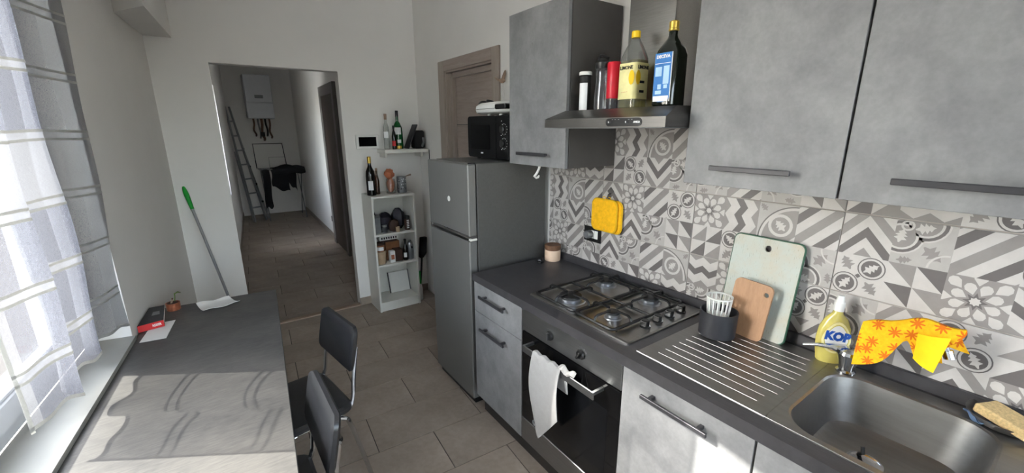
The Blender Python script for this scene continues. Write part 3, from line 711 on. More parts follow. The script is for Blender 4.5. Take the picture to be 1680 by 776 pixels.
for gy0, gy1, bs in ((1.172, 1.432, BUR[:2]), (.962, 1.166, BUR[2:])):
    lp = [(x, y, ZG) for x, y in rrect(-.515, -.055, gy0, gy1, .018, 4)]
    gr = MB().tube(lp, .0066, 6, closed=True).build('grate', 'cast_black', hb_)
    for x, y in ((-.49, gy0), (-.08, gy0), (-.49, gy1), (-.08, gy1)): MB().cyl((x, y, ZP), (x, y, ZG), .005, 6).build('grate_foot', 'cast_black', gr)
    MB().tube([(-.285, gy0, ZG), (-.285, gy1, ZG)], .006, 6).build('grate_bar', 'cast_black', gr)
    for bx, by, br in bs:
        for dx, dy in ((1, 0), (-1, 0), (0, 1), (0, -1)):
            if dx: e = (-.055 if dx > 0 else -.285, by) if bx > -.285 else (-.285 if dx > 0 else -.515, by)
            else: e = (bx, gy1 if dy > 0 else gy0)
            i = (bx+dx*.022, by+dy*.022)
            MB().tube([(e[0], e[1], ZG-.002), (e[0]-dx*.004, e[1]-dy*.004, ZG+.016), (e[0]-dx*.016, e[1]-dy*.016, ZG+.024), (i[0], i[1], ZG+.024)], .0056, 6).build('pan_support', 'cast_black', gr)
for x in (-.365, -.285, -.205, -.125):
    kb = MB().lathe([(.021, 0), (.021, .003), (.016, .005), (.0165, .026), (.013, .029)], (x, .925, ZP), 18).build('knob', 'black_plastic', hb_)
    box(x-.0165-.001, x-.004, .925-.012, .925+.012, ZP+.006, ZP+.0265, .001).build('knob_side', 'chrome', kb)

# sink
sk = thing('sink', (-.29, .40, ZT_), 'stainless steel sink with ribbed drainboard', 'sink')
SX0, SX1, SY0, SY1 = -.541, -.042, -.035, .828
BX0, BX1, BY0, BY1 = -.512, -.108, .012, .372
ZS = ZT_+.0035
inn = rrect(BX0, BX1, BY0, BY1, .085, 8)
def to_rect(p, x0, x1, y0, y1):
    cx, cy = (x0+x1)/2, (y0+y1)/2; dx, dy = p[0]-(BX0+BX1)/2, p[1]-(BY0+BY1)/2
    k = 1/max(abs(dx)/((BX1-BX0)/2), abs(dy)/((BY1-BY0)/2)); return (cx+dx*k*(x1-x0)/(BX1-BX0), cy+dy*k*(y1-y0)/(BY1-BY0))
outr = [to_rect(p, SX0, SX1, SY0, .40) for p in inn]
rings = [[(x, y, ZS-.003) for x, y in outr], [(x, y, ZS) for x, y in outr], [(x, y, ZS) for x, y in rrect(BX0-.006, BX1+.006, BY0-.006, BY1+.006, .09, 8)], [(x, y, ZS-.004) for x, y in rrect(BX0, BX1, BY0, BY1, .085, 8)],
         [(x, y, ZS-.09) for x, y in rrect(BX0+.012, BX1-.012, BY0+.012, BY1-.012, .085, 8)], [(x, y, ZS-.14) for x, y in rrect(BX0+.025, BX1-.025, BY0+.025, BY1-.025, .08, 8)], [(x, y, ZS-.155) for x, y in rrect(BX0+.05, BX1-.05, BY0+.05, BY1-.05, .07, 8)]]
mb = MB().loft(rings, caps=False); n = len(inn); mb.f.append(tuple(range(6*n, 7*n))); mb.m.append(0); mb.f = [f[::-1] for f in mb.f]; mb.build('bowl', 'steel_sink', sk)
MB().lathe([(.042, 0), (.042, .003), (.036, .004), (.030, .0015), (.012, .001)], (-.285, .225, ZS-.1555), 24).build('drain', 'chrome', sk)
MB().tube([(-.262, .245, ZS-.153), (-.270, .235, ZS-.14), (-.262, .240, ZS-.125)], .005, 8).build('plug_stem', 'black_plastic', sk)
db = MB().box(SX0, SX1, .40, SY1, ZT_, ZS, .002).build('drainboard', 'steel_sink', sk)
for i in range(10):
    x = -.485+i*.041; MB().tube([(x, .425+.10*max(0, abs(i-4.5)/4.5-.6), ZS), (x, .445, ZS+.0006), (x, .74, ZS+.0006), (x, .775, ZS)], .0009, 6).build('drain_rib', 'steel_sink', db)
MB().tube([(SX0+.003, SY0, ZS), (SX0+.003, SY1, ZS)], .0013, 6).build('rim', 'chrome_dull', sk)

# faucet
fc = thing('faucet', (-.098, .352, ZS), 'chrome sink mixer tap with lever handle', 'faucet')
MB().lathe([(.027, 0), (.027, .006), (.021, .012), (.022, .025), (.029, .048), (.035, .066), (.032, .076), (.012, .081)], (-.098, .352, ZS), 20).build('body', 'chrome', fc)
MB().tube([(-.10, .365, ZS+.066), (-.105, .395, ZS+.072), (-.112, .435, ZS+.064), (-.118, .472, ZS+.050)], [.016, .010, .006, .005], 8).build('lever', 'chrome', fc)
sp = catmull([(-.10, .338, ZS+.045), (-.103, .328, ZS+.085), (-.106, .312, ZS+.130), (-.110, .275, ZS+.178), (-.114, .215, ZS+.200), (-.118, .165, ZS+.193), (-.120, .146, ZS+.170)], 5)
MB().tube(sp, .0095, 10).build('spout', 'chrome', fc)
MB().cyl((-.120, .147, ZS+.178), (-.122, .138, ZS+.158), .0125, 12).build('aerator', 'chrome', fc)

# yellow cloth draped over the spout
def cloth(u, v):
    # u along the spout (0 near the tap), v from the wall side (0) over the top (.5) to the room side (1)
    y = .330-.200*u+.012*math.sin(9*v)*u; top = 1.075+.060*math.sin(min(1, u*1.15)*PI*.55)
    s = (v-.42)/.58 if v > .42 else (v-.42)/.42
    if v > .42:
        drop = .020+.112*(1-.55*math.exp(-((u-.48)/.13)**2))*(1-.25*u); x = -.122-.020*math.sin(min(1, s*1.6)*PI/2)-.010*s*math.sin(6*u+1.0); z = top-drop*s**1.35
    else:
        x = -.112+.022*math.sin(min(1, -s*1.5)*PI/2); z = top-.07*(-s)**1.4; y += .01*s
    return (x+.004*math.sin(14*u), y-.012*s*math.sin(5*u), z+.004*math.sin(11*u+3*v))
cl = thing('dishcloth', (-.125, .24, .99), 'yellow dishcloth with orange flowers draped over the tap', 'cloth')
mb = MB().sheet(cloth, 22, 16, .0022); mb.build('cloth', 'flower_cloth', cl)
def flap(u, v):
    y = .205-.062*u; return (-.150-.010*math.sin(u*PI)-.012*v, y-.004*v+.018*u*v, 1.100+.012*u-(.070+.035*u)*v)
MB().sheet(flap, 8, 10, .0022).build('folded_corner', 'cloth_yellow', cl)

# washing-up liquid
so = thing('soap_bottle', (-.062, .411, ZT_), 'yellow washing-up liquid bottle behind the tap', 'bottle')
CA = math.radians(-52)   # label faces the room
def ovring(w, t, z, n=20): return [(-.062+math.cos(CA)*w*math.cos(a)-math.sin(CA)*t*math.sin(a), .411+math.sin(CA)*w*math.cos(a)+math.cos(CA)*t*math.sin(a), ZT_+z) for a in [2*PI*k/n for k in range(n)]]
bd = MB().loft([ovring(.032, .020, 0), ovring(.039, .023, .008), ovring(.046, .024, .05), ovring(.049, .024, .085), ovring(.045, .023, .125), ovring(.031, .020, .158), ovring(.015, .014, .176), ovring(.013, .013, .188)]).build('body', 'soap_yellow', so)
MB().loft([ovring(.015, .015, .186), ovring(.015, .015, .215), ovring(.012, .012, .219), ovring(.009, .009, .238)]).build('cap', 'white_plastic', so)
_rt = Vector((math.cos(CA), math.sin(CA), 0)); _fw = Vector((math.sin(CA), -math.cos(CA), 0)) ; _fw = -_fw if _fw.x > 0 else _fw
if _rt.cross(Vector((0, 0, 1))).dot(_fw) < 0: _rt = -_rt
def onlabel(w, z, off): return tuple(Vector((-.062, .411, ZT_+z))+_rt*w+_fw*off)
def lab(poly, off, mat, nm):
    m = MB(); m.add([onlabel(w, z, off) for w, z in poly]+[onlabel(w, z, off-.004) for w, z in poly], [tuple(range(len(poly)))]+[(i, (i+1) % len(poly), len(poly)+(i+1) % len(poly), len(poly)+i) for i in range(len(poly))]); return m.build(nm, mat, bd)
tear = lambda k: [(k*.041*math.sin(t)*(1-.28*max(0, math.cos(t))), .094+k*.060*(math.cos(t) if math.cos(t) > 0 else math.cos(t)*.85)) for t in [2*PI*i/22 for i in range(22)]]
lab(tear(1), .0255, 'cream_label', 'label'); lab(tear(.86), .0258, 'soap_yellow', 'label'); lab(tear(.80), .0261, 'ink_white', 'label')
lettering('KOP', .040, onlabel(.001, .103, .0266), _rt+Vector((0, 0, -.08)), Vector((0, 0, 1))+_rt*.08, 'ink_blue', bd, bold=.0026, sx=.88)
for i in range(3): lettering('......', .02, onlabel(0, .074-i*.007, .0266), _rt, (0, 0, 1), 'ink_red', bd, 'small_print')

# sponge dish and sponge
dsh = MB().lathe([(.030, 0), (.058, .004), (.072, .022), (.074, .026), (.069, .024), (.055, .008), (.02, .005)], (-.062, .018, ZS), 28).build('sponge_dish', 'steel_brushed', label='round steel dish in the corner by the sink', cat='dish')
mb = MB().box(-.055, .055, -.036, .036, 0, .026, .004).xf(Matrix.Translation((-.085, .012, ZS+.018)) @ Matrix.Rotation(math.radians(64), 4, 'Z') @ Matrix.Rotation(math.radians(-6), 4, 'Y'))
mb.build('sponge', 'sponge_tan', label='tan scouring sponge on the steel dish', cat='sponge')
MB().sheet(lambda u, v: (-.075-.03*u-.02*v, .082-.035*v+.01*math.sin(5*u), ZS+.006+.010*math.sin(6*v+2*u)+.008*u), 8, 8, .002).build('blue_rag', 'cloth_blue', label='crumpled blue rag tucked beside the sponge dish', cat='cloth')

# chopping boards leaning on the wall
def lean_board(name, y0, y1, xbot, xtop, zb, H, r, th, mat, hole, hrad, lab_, edge_mat, skew=0):
    t = thing(name, ((xbot), (y0+y1)/2, zb), lab_, 'chopping board')
    an = math.atan2(xtop-xbot, math.sqrt(H*H-(xtop-xbot)**2)); Wd = y1-y0
    M = Matrix.Translation((xbot, (y0+y1)/2, zb)) @ Matrix.Rotation(an, 4, 'Y') @ Matrix.Rotation(skew, 4, 'X')
    out = rrect(-Wd/2, Wd/2, 0, H, r, 6); n = len(out)
    hx, hy = hole; ho = []
    for p in out:
        a = .1+2*PI*len(ho)/n; ho.append((hx+hrad*math.cos(a), hy+hrad*math.sin(a)))
    def slab(x0, x1, k):
        o2 = rrect(-Wd/2-k, Wd/2+k, -k, H+k, r+k, 6); vs = [(x0, a, b) for a, b in o2]+[(x0, a, b) for a, b in ho]+[(x1, a, b) for a, b in o2]+[(x1, a, b) for a, b in ho]; fs = []
        for i in range(n):
            j = (i+1) % n; fs += [(i, n+i, n+j, j), (2*n+i, 2*n+j, 3*n+j, 3*n+i), (i, j, 2*n+j, 2*n+i), (n+i, 3*n+i, 3*n+j, n+j)]
        m = MB().add(vs, fs); m.f = [f[::-1] for f in m.f]; return m.xf(M)
    b = slab(-th, 0, 0).build('board', mat, t)
    if edge_mat:
        rim = [(-th/2, a, c) for a, c in out]; MB().tube(rim, th*.52, 6, closed=True).xf(M).build('edge', edge_mat, t)
    return t
lean_board('chopping_board', .545, .785, -.075, -.019, .8855, .368, .02, .010, 'board_white', (-.005, .332), .012, 'large white plastic chopping board leaning on the tiles', 'green_edge')
lean_board('chopping_board', .602, .738, -.118, -.094, .8865, .215, .022, .010, 'board_beech', (-.048, .180), .0085, 'small wooden chopping board leaning on the white one', None, math.radians(3))

# cutlery drainer: dark pot with a white slotted basket
ct = MB().lathe([(.060, 0), (.064, .003), (.066, .098), (.062, .098), (.060, .008), (.01, .006)], (-.190, .732, ZS+.001), 32).build('utensil_pot', 'dark_plastic', label='dark grey plastic pot on the drainboard', cat='pot')
bk = thing('cutlery_basket', (-.178, .742, ZS+.05), 'small white slotted basket sitting in the dark pot', 'basket')
bc = (-.178, .742, ZS+.045)
MB().lathe([(.040, .098), (.046, .098), (.047, .104), (.040, .104)], bc, 24, cap0=False, cap1=False).build('rim', 'white_plastic', bk)
MB().lathe([(.008, 0), (.034, 0), (.037, .03), (.034, .03), (.031, .004), (.008, .004)], bc, 24).build('base', 'white_plastic', bk)
for i in range(16):
    a = 2*PI*i/16; MB().tube([(bc[0]+.0355*math.cos(a), bc[1]+.0355*math.sin(a), bc[2]+.02), (bc[0]+.043*math.cos(a), bc[1]+.043*math.sin(a), bc[2]+.10)], .0028, 5).build('slat', 'white_plastic', bk)

# jar with wooden lid, small black clip beside it
jr = thing('storage_jar', (-.080, 1.815, ZT_), 'beige ceramic jar with wooden lid in the worktop corner', 'jar')
MB().lathe([(.044, 0), (.047, .004), (.047, .062), (.045, .066)], (-.08, 1.815, ZT_), 28).build('body', 'beige_glaze', jr)
MB().lathe([(.044, .066), (.044, .074), (.049, .075), (.049, .094), (.046, .097)], (-.08, 1.815, ZT_), 28).build('lid', 'lid_wood', jr)
mb = MB().tube([(-.165, 1.800, ZT_+.006), (-.172, 1.825, ZT_+.012), (-.185, 1.835, ZT_+.008), (-.195, 1.815, ZT_+.006), (-.188, 1.79, ZT_+.006)], .006, 6).tube([(-.175, 1.80, ZT_+.006), (-.16, 1.82, ZT_+.02)], .005, 6)
mb.build('bag_clip', 'black_plastic', label='small black clip lying beside the beige jar', cat='clip')

# wall socket with plug-in adapter
sc = thing('wall_socket', (XT, 1.562, 1.084), 'black framed wall socket on the patterned tiles', 'socket')
box(XT-.009, XT-.0008, 1.500, 1.624, 1.042, 1.126, .002).build('plate', 'black_plastic', sc)
for y in (1.532, 1.560): box(XT-.011, XT-.009, y-.0125, y+.0125, 1.062, 1.107, .001).build('socket_module', 'white_plastic', sc)
box(XT-.011, XT-.009, 1.578, 1.602, 1.062, 1.107, .001).build('blank_module', 'black_plastic', sc)
MB().lathe([(.021, 0), (.022, .006), (.022, .030), (.018, .036)], n=18).xf(Matrix.Translation((XT-.0115, 1.570, 1.085)) @ Matrix.Rotation(-PI/2, 4, 'Y')).build('plug_adapter', 'tin_grey', label='round grey plug adapter in the wall socket', cat='plug')

# yellow pot holders hanging on a hook
hk = box(XT-.003, XT-.0008, 1.438, 1.468, 1.318, 1.352, .001); hk.v = [tuple(Matrix.Translation((0, 1.453, 1.335)) @ Matrix.Rotation(PI/4, 4, 'X') @ Matrix.Translation((0, -1.453, -1.335)) @ Vector(p)) for p in hk.v]
ho = thing('wall_hook', (XT, 1.453, 1.30), 'small brown adhesive hook holding the yellow pot holders', 'hook'); hk.build('plate', 'carcass_dark', ho)
MB().tube([(XT-.003, 1.453, 1.325), (XT-.018, 1.453, 1.318), (XT-.022, 1.453, 1.308), (XT-.018, 1.453, 1.300), (XT-.012, 1.453, 1.304)], .003, 6).build('peg', 'carcass_dark', ho)
def potholder(x, y0, y1, z0, z1, lab_, sk_):
    t = thing('pot_holder', (x, (y0+y1)/2, z0), lab_, 'pot holder', 'yellow pot holders')
    out = rrect(y0, y1, z0, z1, .03, 6); c = ((y0+y1)/2, (z0+z1)/2)
    sc_ = lambda k: [(c[0]+(a-c[0])*k, c[1]+(b-c[1])*k) for a, b in out]
    MB().loft([[(x+.004, a, b) for a, b in sc_(.97)], [(x, a, b) for a, b in sc_(1)], [(x-.006, a, b) for a, b in sc_(.96)], [(x-.009, a, b) for a, b in sc_(.8)], [(x-.009, a, b) for a, b in sc_(.3)]]).build('pad', 'yellow_felt', t)
    MB().tube([(x-.001, a, b) for a, b in out], .0045, 6, closed=True).build('piping', 'yellow_trim', t)
    MB().tube([(x-.006, c[0]+.012*math.cos(q), z1+.006+.011*math.sin(q)) for q in [2*PI*i/10 for i in range(10)]], .002, 5, closed=True).build('loop', 'yellow_trim', t)
    MB().lathe([(.006, 0), (.006, .002), (.002, .003)], n=12).xf(Matrix.Translation((x-.0055, c[0]-.01, z0+.012)) @ Matrix.Rotation(-PI/2, 4, 'Y')).build('stud', 'gold_cap', t)
potholder(-.020, 1.360, 1.530, 1.122, 1.288, 'yellow pot holder hanging behind the front one', 0)
potholder(-.036, 1.380, 1.548, 1.126, 1.292, 'yellow pot holder hanging in front on the tiles', 0)

# kitchen towel over the oven handle
tw = thing('kitchen_towel', (-.665, 1.17, .29), 'white towel with eyelet hanging over the oven handle', 'towel')
def tow(u, v):
    y = 1.272-.185*u; zb = .30+.20*max(0, u-.22)/.78 if u > .22 else .30+.14*(.22-u)/.22
    if v < .2: s = v/.2; return (HX+.022-.01*s, y-.01, .60+.112*s)
    if v < .3: s = (v-.2)/.1; a = PI*s; return (HX+.003+.011*math.cos(a), y, .7085+.009*math.sin(a)+.004*math.sin(21*u))
    s = (v-.3)/.7; return (HX-.0085-.022*u*s-.006*math.sin(PI*s)-.004*math.sin(5*u+3*s), y+.012*math.sin(3*s+u)-.004*s, .7085-(.7085-zb)*s+.006*math.sin(13*u)*(1-s))
MB().sheet(tow, 16, 26, .003).build('cloth', 'kitchen_towel', tw)
MB().tube([(HX-.0125, 1.247+.011*math.cos(q), .372+.011*math.sin(q)) for q in [2*PI*i/14 for i in range(14)]], .0032, 6, closed=True).build('eyelet', 'tin_grey', tw)
MB().sheet(lambda u, v: (HX-.006+.020*math.sin(PI*v), 1.105-.085*u+.010*v, .712+.012*math.sin(PI*v)+.008*math.sin(9*u)), 10, 8, .003).build('bunched_end', 'kitchen_towel', tw)

# ------------------------------------------------------------------ hood and what stands on it
hd = thing('cooker_hood', (-.2, 1.14, 1.652), 'dark steel cooker hood between the wall cabinets', 'cooker hood')
def hr4(x0, y0, y1, z): return [(x0, y0, z), (-.009, y0, z), (-.009, y1, z), (x0, y1, z)]
MB().loft([hr4(-.4696, .8395, 1.4385, 1.652), hr4(-.4696, .8395, 1.4385, 1.686), hr4(-.385, .858, 1.405, 1.722)]).build('canopy', 'steel_hood', hd)
box(-.45, -.03, .86, 1.42, 1.6485, 1.652).build('filter', 'tin_grey', hd)
cp = MB().prism(rrect(.930, 1.090, 1.6555, 1.6835, .0139, 6), -.4712, -.4696, ax=0).build('control_panel', 'black_plastic', hd)
for y in (1.070, .992): box(-.4745, -.4712, y-.006, y+.006, 1.666, 1.674, .001).build('slider', 'dark_plastic', cp); box(-.4750, -.4745, y+.002, y+.005, 1.667, 1.673).build('mark', 'ink_white', cp)
for y in (1.058, 1.045, 1.03, .985, .972): box(-.4715, -.4712, y-.003, y+.003, 1.6775, 1.6795).build('mark', 'ink_grey', cp)
lettering('AMICA', .009, (-.4716, .951, 1.6695), (0, -1, 0), (0, 0, 1), 'ink_white', cp, bold=.0003)
box(-.205, -.009, 1.02, 1.235, 1.722, 2.75, .002).build('duct', 'steel_brushed', hd)
ZH = 1.722
# white and black tube
c = thing('spice_tube', (-.30, 1.374, ZH), 'slim white and black spice tube on the hood', 'container')
MB().lathe([(.023, 0), (.024, .003), (.024, .118)], (-.30, 1.374, ZH), 20).build('body', 'ink_black', c)
mb = MB(); mb.add([(-.30+.0245*math.cos(a), 1.374+.0245*math.sin(a), ZH+z) for a in [math.radians(150+i*14) for i in range(8)] for z in (.004, .115)], [(2*i, 2*i+2, 2*i+3, 2*i+1) for i in range(7)]); mb.build('label', 'ink_white', c)
MB().lathe([(.022, .118), (.024, .121), (.024, .142), (.027, .146), (.027, .158), (.024, .161)], (-.30, 1.374, ZH), 20, mi=0).build('cap', 'ink_black', c)
MB().lathe([(.0275, .147), (.0275, .158), (.025, .1615), (.004, .162)], (-.30, 1.374, ZH), 20).build('cap_ring', 'white_plastic', c)
# grey sports bottle
c = thing('sports_bottle', (-.28, 1.292, ZH), 'see-through grey sports bottle with black lid on the hood', 'bottle')
MB().lathe([(.030, 0), (.034, .004), (.035, .05), (.030, .10), (.029, .13), (.031, .165), (.030, .168)], (-.28, 1.292, ZH), 24).build('body', 'glass_smoke', c)
MB().lathe([(.032, .166), (.033, .168), (.033, .190), (.026, .194), (.024, .205)], (-.28, 1.292, ZH), 24).build('lid', 'black_plastic', c)
MB().tube(catmull([(-.28, 1.315, ZH+.195), (-.283, 1.312, ZH+.216), (-.285, 1.29, ZH+.218), (-.285, 1.262, ZH+.204)], 4), .0055, 8).build('spout', 'black_plastic', c)
# red flask
c = thing('red_flask', (-.29, 1.222, ZH), 'red cylindrical flask with clear base on the hood', 'flask')
MB().lathe([(.022, 0), (.024, .004), (.026, .045)], (-.29, 1.222, ZH), 22).build('base', 'glass_smoke', c)
MB().lathe([(.0275, .044), (.0285, .047), (.0285, .178), (.026, .183), (.010, .184)], (-.29, 1.222, ZH), 22).build('body', 'red_plastic', c)
# lemon drink bottle
c = thing('lemon_bottle', (-.29, 1.125, ZH), 'clear plastic bottle with lemon label and yellow cap on the hood', 'bottle')
def sq(w, z, r=.016, cx=-.29, cy=1.125, an=.0):
    return [(cx+math.cos(an)*a-math.sin(an)*b, cy+math.sin(an)*a+math.cos(an)*b, ZH+z) for a, b in rrect(-w, w, -w, w, min(r, w*.98), 4)]
bd = MB().loft([sq(.036, 0), sq(.042, .006), sq(.043, .05, .018), sq(.043, .16, .020), sq(.044, .185, .030), sq(.040, .205, .036), sq(.030, .228, .0295), sq(.018, .248, .0177), sq(.0135, .256, .0133), sq(.0135, .266, .0133)]).build('body', 'glass_clear', c)
MB().loft([sq(.040, .004), sq(.0405, .05, .016), sq(.0405, .175, .018)]).build('liquid', 'lemon_liquid', bd)
lb = MB().loft([sq(.0437, .035, .018), sq(.0437, .165, .020)], caps=False).build('label', 'cream_label', c)
MB().lathe([(.0165, .257), (.0165, .278), (.0145, .281)], (-.29, 1.125, ZH), 20).build('cap', 'yellow_cap', c)
lettering('LIMONE', .017, (-.3341, 1.125, ZH+.148), (0, -1, 0), (0, 0, 1), 'ink_black', lb, bold=.0006)
lettering('LIMONE', .017, (-.29, 1.0809, ZH+.148), (1, 0, 0), (0, 0, 1), 'ink_black', lb, bold=.0006)
MB().prism([(1.0985+.013*math.cos(q), ZH+.112+.026*math.sin(q)) for q in [2*PI*i/18 for i in range(18)]], -.3344, -.3338, ax=0).build('lemon_picture', 'yellow_cap', lb)
MB().prism([(-.3165+.013*math.cos(q), ZH+.112+.026*math.sin(q)) for q in [2*PI*i/18 for i in range(18)]], 1.0806, 1.0812, ax=1).build('lemon_picture', 'yellow_cap', lb)
for z in (.092, .058): box(-.306, -.280, 1.0806, 1.0812, ZH+z, ZH+z+.009).build('label_print', 'ink_black', lb)
lettering('- - - -', .014, (-.3341, 1.13, ZH+.062), (0, -1, .05), (0, 0, 1), 'ink_red', lb, 'small_print')
# olive oil bottle
c = thing('oil_bottle', (-.33, .935, ZH), 'dark olive oil bottle with blue label and gold cap on the hood', 'bottle')
def sq2(w, z, r=.016): return sq(w, z, r, -.33, .935, .0)
bd = MB().loft([sq2(.040, 0, .02), sq2(.044, .006, .02), sq2(.044, .165, .022), sq2(.041, .185, .030), sq2(.030, .205, .0295), sq2(.018, .221, .0177), sq2(.0145, .230, .0143), sq2(.0145, .245, .0143)]).build('body', 'bottle_dark_green', c)
MB().lathe([(.0155, .243), (.0175, .245), (.0175, .250), (.0160, .252), (.0165, .272), (.0135, .275)], (-.33, .935, ZH), 20).build('cap', 'gold_cap', c)
lb = MB().prism([(.967, ZH+.025), (.960, ZH+.018), (.945, ZH+.014), (.925, ZH+.014), (.910, ZH+.018), (.903, ZH+.025), (.903, ZH+.172), (.967, ZH+.172)], -.3752, -.3735, ax=0).build('label', 'blue_label', c)
box(-.3755, -.3750, .905, .965, ZH+.016, ZH+.034).build('label_band', 'ink_white', lb)
lettering('DECEVA', .014, (-.3755, .935, ZH+.160), (0, -1, 0), (0, 0, 1), 'ink_white', lb, bold=.0005)
for y0, y1, z0, z1 in ((.937, .962, .098, .128), (.908, .930, .072, .130), (.934, .958, .040, .052), (.936, .950, .056, .072), (.912, .926, .058, .070)): box(-.3755, -.3750, y0, y1, ZH+z0, ZH+z1).build('label_print', 'pale_blue_print', lb)
box(-.3755, -.3750, .905, .965, ZH+.138, ZH+.1395).build('label_print', 'ink_white', lb)
box(-.374, -.372, .9005, .9025, ZH+.015, ZH+.172).build('label_edge', 'ink_white', lb)

# ------------------------------------------------------------------ fridge, microwave, press
fg = thing('fridge', (-.29, 2.20, 0), 'grey steel two-door fridge freezer', 'fridge')
FY0, FY1, FX = 1.947, 2.452, -.573
box(-.516, -.03, FY0+.003, FY1-.003, .03, 1.468, .004).build('body', 'fridge_side', fg)
fd = box(FX, -.522, FY0, FY1, 1.070, 1.466, .006).build('freezer_door', 'steel_fridge', fg)
ld = box(FX, -.522, FY0, FY1, .045, 1.044, .006).build('lower_door', 'steel_fridge', fg)
box(-.555, -.520, FY0+.004, FY1-.004, 1.040, 1.074).build('handle_gap', 'carcass_dark', fg)
MB().prism([(FX-.002, 1.046), (FX+.006, 1.040), (-.53, 1.052), (-.53, 1.057)], FY0+.004, FY1-.004, ax=1).build('handle', 'chrome_dull', ld)
MB().prism([(FX-.001, 1.070), (FX+.012, 1.0685), (FX+.012, 1.074), (FX-.001, 1.074)], FY0+.002, FY1-.002, ax=1).build('handle', 'chrome_dull', fd)
box(FX+.006, -.524, FY0-.003, FY0+.02, 1.0445, 1.056, .002).build('hinge_cap', 'white_plastic', fg)
box(FX+.004, -.525, FY0+.002, FY0+.0045, 1.468, 1.473).build('hinge', 'black_plastic', fg)
box(-.55, -.10, FY0+.02, FY1-.02, .0, .03).build('foot_rail', 'black_plastic', fg)
MB().lathe([(.017, 0), (.017, .003), (.012, .006)], n=16, sx=.95, sy=.8).xf(Matrix.Translation((FX, 2.174, 1.256)) @ Matrix.Rotation(-PI/2, 4, 'Y')).build('fridge_magnet', 'white_plastic', label='small white oval magnet on the freezer door', cat='magnet')

ZM = 1.469
mw = thing('microwave', (-.16, 2.145, ZM), 'black microwave oven on top of the fridge', 'microwave')
MX = -.325
box(MX+.018, -.02, 1.925, 2.365, ZM+.012, 1.720, .006).build('body', 'microwave_black', mw)
for y in (1.96, 2.32):
    for x in (MX+.05, -.07): MB().cyl((x, y, ZM), (x, y, ZM+.014), .012, 10).build('foot', 'black_plastic', mw)
dr = MB().prism(rrect(2.048, 2.368, ZM+.010, 1.722, .022, 5), MX, MX+.018, ax=0).build('door', 'microwave_black', mw)
MB().prism(rrect(2.110, 2.330, ZM+.060, 1.672, .008, 4), MX-.0008, MX, ax=0).build('door_window', 'microwave_glass', dr)
box(MX-.0012, MX, 2.188, 2.214, ZM+.035, ZM+.043).build('logo', 'ink_white', dr)
cp = box(MX, MX+.018, 1.922, 2.046, ZM+.010, 1.722, .003).build('control_panel', 'microwave_black', mw)
for z in (1.645, 1.568):
    MB().lathe([(.026, 0), (.026, .003), (.021, .005), (.021, .018), (.018, .020)], n=24).xf(Matrix.Translation((MX, 1.965, z)) @ Matrix.Rotation(-PI/2, 4, 'Y')).build('knob', 'black_plastic', cp)
    for q in range(12): MB().box(-.003, .003, -.0012, .0012, 0, .0006).xf(Matrix.Translation((MX, 1.965, z)) @ Matrix.Rotation(-PI/2, 4, 'Y') @ Matrix.Rotation(q*PI/6, 4, 'Z') @ Matrix.Translation((.030, 0, 0)) @ Matrix.Rotation(PI/2, 4, 'Z')).build('dial_mark', 'ink_white', cp)
for y, z in ((1.988, 1.690), (1.992, 1.612), (1.988, 1.535)): box(MX-.0006, MX, y-.004, y+.004, z-.002, z+.002).build('mark', 'ink_white', cp)

pr = thing('sandwich_press', (-.20, 2.20, 1.722), 'white sandwich press lying on the microwave', 'appliance')
def ov2(kx, ky, z, cx=-.19, cy=2.18, n=28): return [(cx+.105*kx*math.copysign(abs(math.cos(a))**.8, math.cos(a)), cy+.235*ky*math.copysign(abs(math.sin(a))**.8, math.sin(a)), z) for a in [2*PI*k/n for k in range(n)]]
MB().loft([ov2(.75, .82, 1.734), ov2(.95, .97, 1.745), ov2(1, 1, 1.762)]).build('lower_shell', 'white_plastic', pr)
MB().loft([ov2(1, 1, 1.765), ov2(.97, .98, 1.785), ov2(.80, .86, 1.800), ov2(.5, .6, 1.805)]).build('lid', 'white_plastic', pr)
box(-.30, -.26, 1.99, 2.10, 1.757, 1.786, .006).build('latch', 'black_plastic', pr)
for y in (2.11, 2.24):
    for x in (-.245, -.13): MB().cyl((x, y, 1.722), (x, y, 1.740), .012, 10).build('foot', 'white_plastic', pr)
MB().tube(catmull([(-.23, 2.38, 1.802), (-.235, 2.34, 1.812), (-.22, 2.30, 1.808), (-.24, 2.27, 1.816), (-.23, 2.23, 1.809), (-.21, 2.26, 1.806), (-.22, 2.33, 1.806)], 4), .006, 8).build('power_cord', 'black_plastic', label='black power cord coiled on the white press', cat='cord')

# ornament hanging on the wall beside the cabinet
on = thing('wall_ornament', (-.02, 2.41, 1.75), 'small straw bird ornament on a string beside the wall cabinet', 'ornament')
mb = MB().blob((-.03, 2.415, 1.955), .016, .030, .016, 12, 8).tube([(-.03, 2.44, 1.958), (-.032, 2.48, 1.972), (-.034, 2.50, 1.985)], [.008, .005, .001], 6).tube([(-.03, 2.405, 1.965), (-.02, 2.40, 2.0), (-.015, 2.40, 2.02)], [.012, .010, .003], 6)
mb.build('bird', 'straw', on)
MB().tube([(-.028, 2.41, 1.942), (-.028, 2.40, 1.86), (-.026, 2.405, 1.78)], .002, 5).build('string', 'white_plastic', on); MB().tube([(-.030, 2.418, 1.942), (-.034, 2.425, 1.86), (-.03, 2.41, 1.78)], .002, 5).build('string', 'white_plastic', on)
MB().blob((-.03, 2.405, 1.762), .014, .018, .022, 10, 6, jit=.2, seed=3).build('tassel', 'lime_plastic', on)

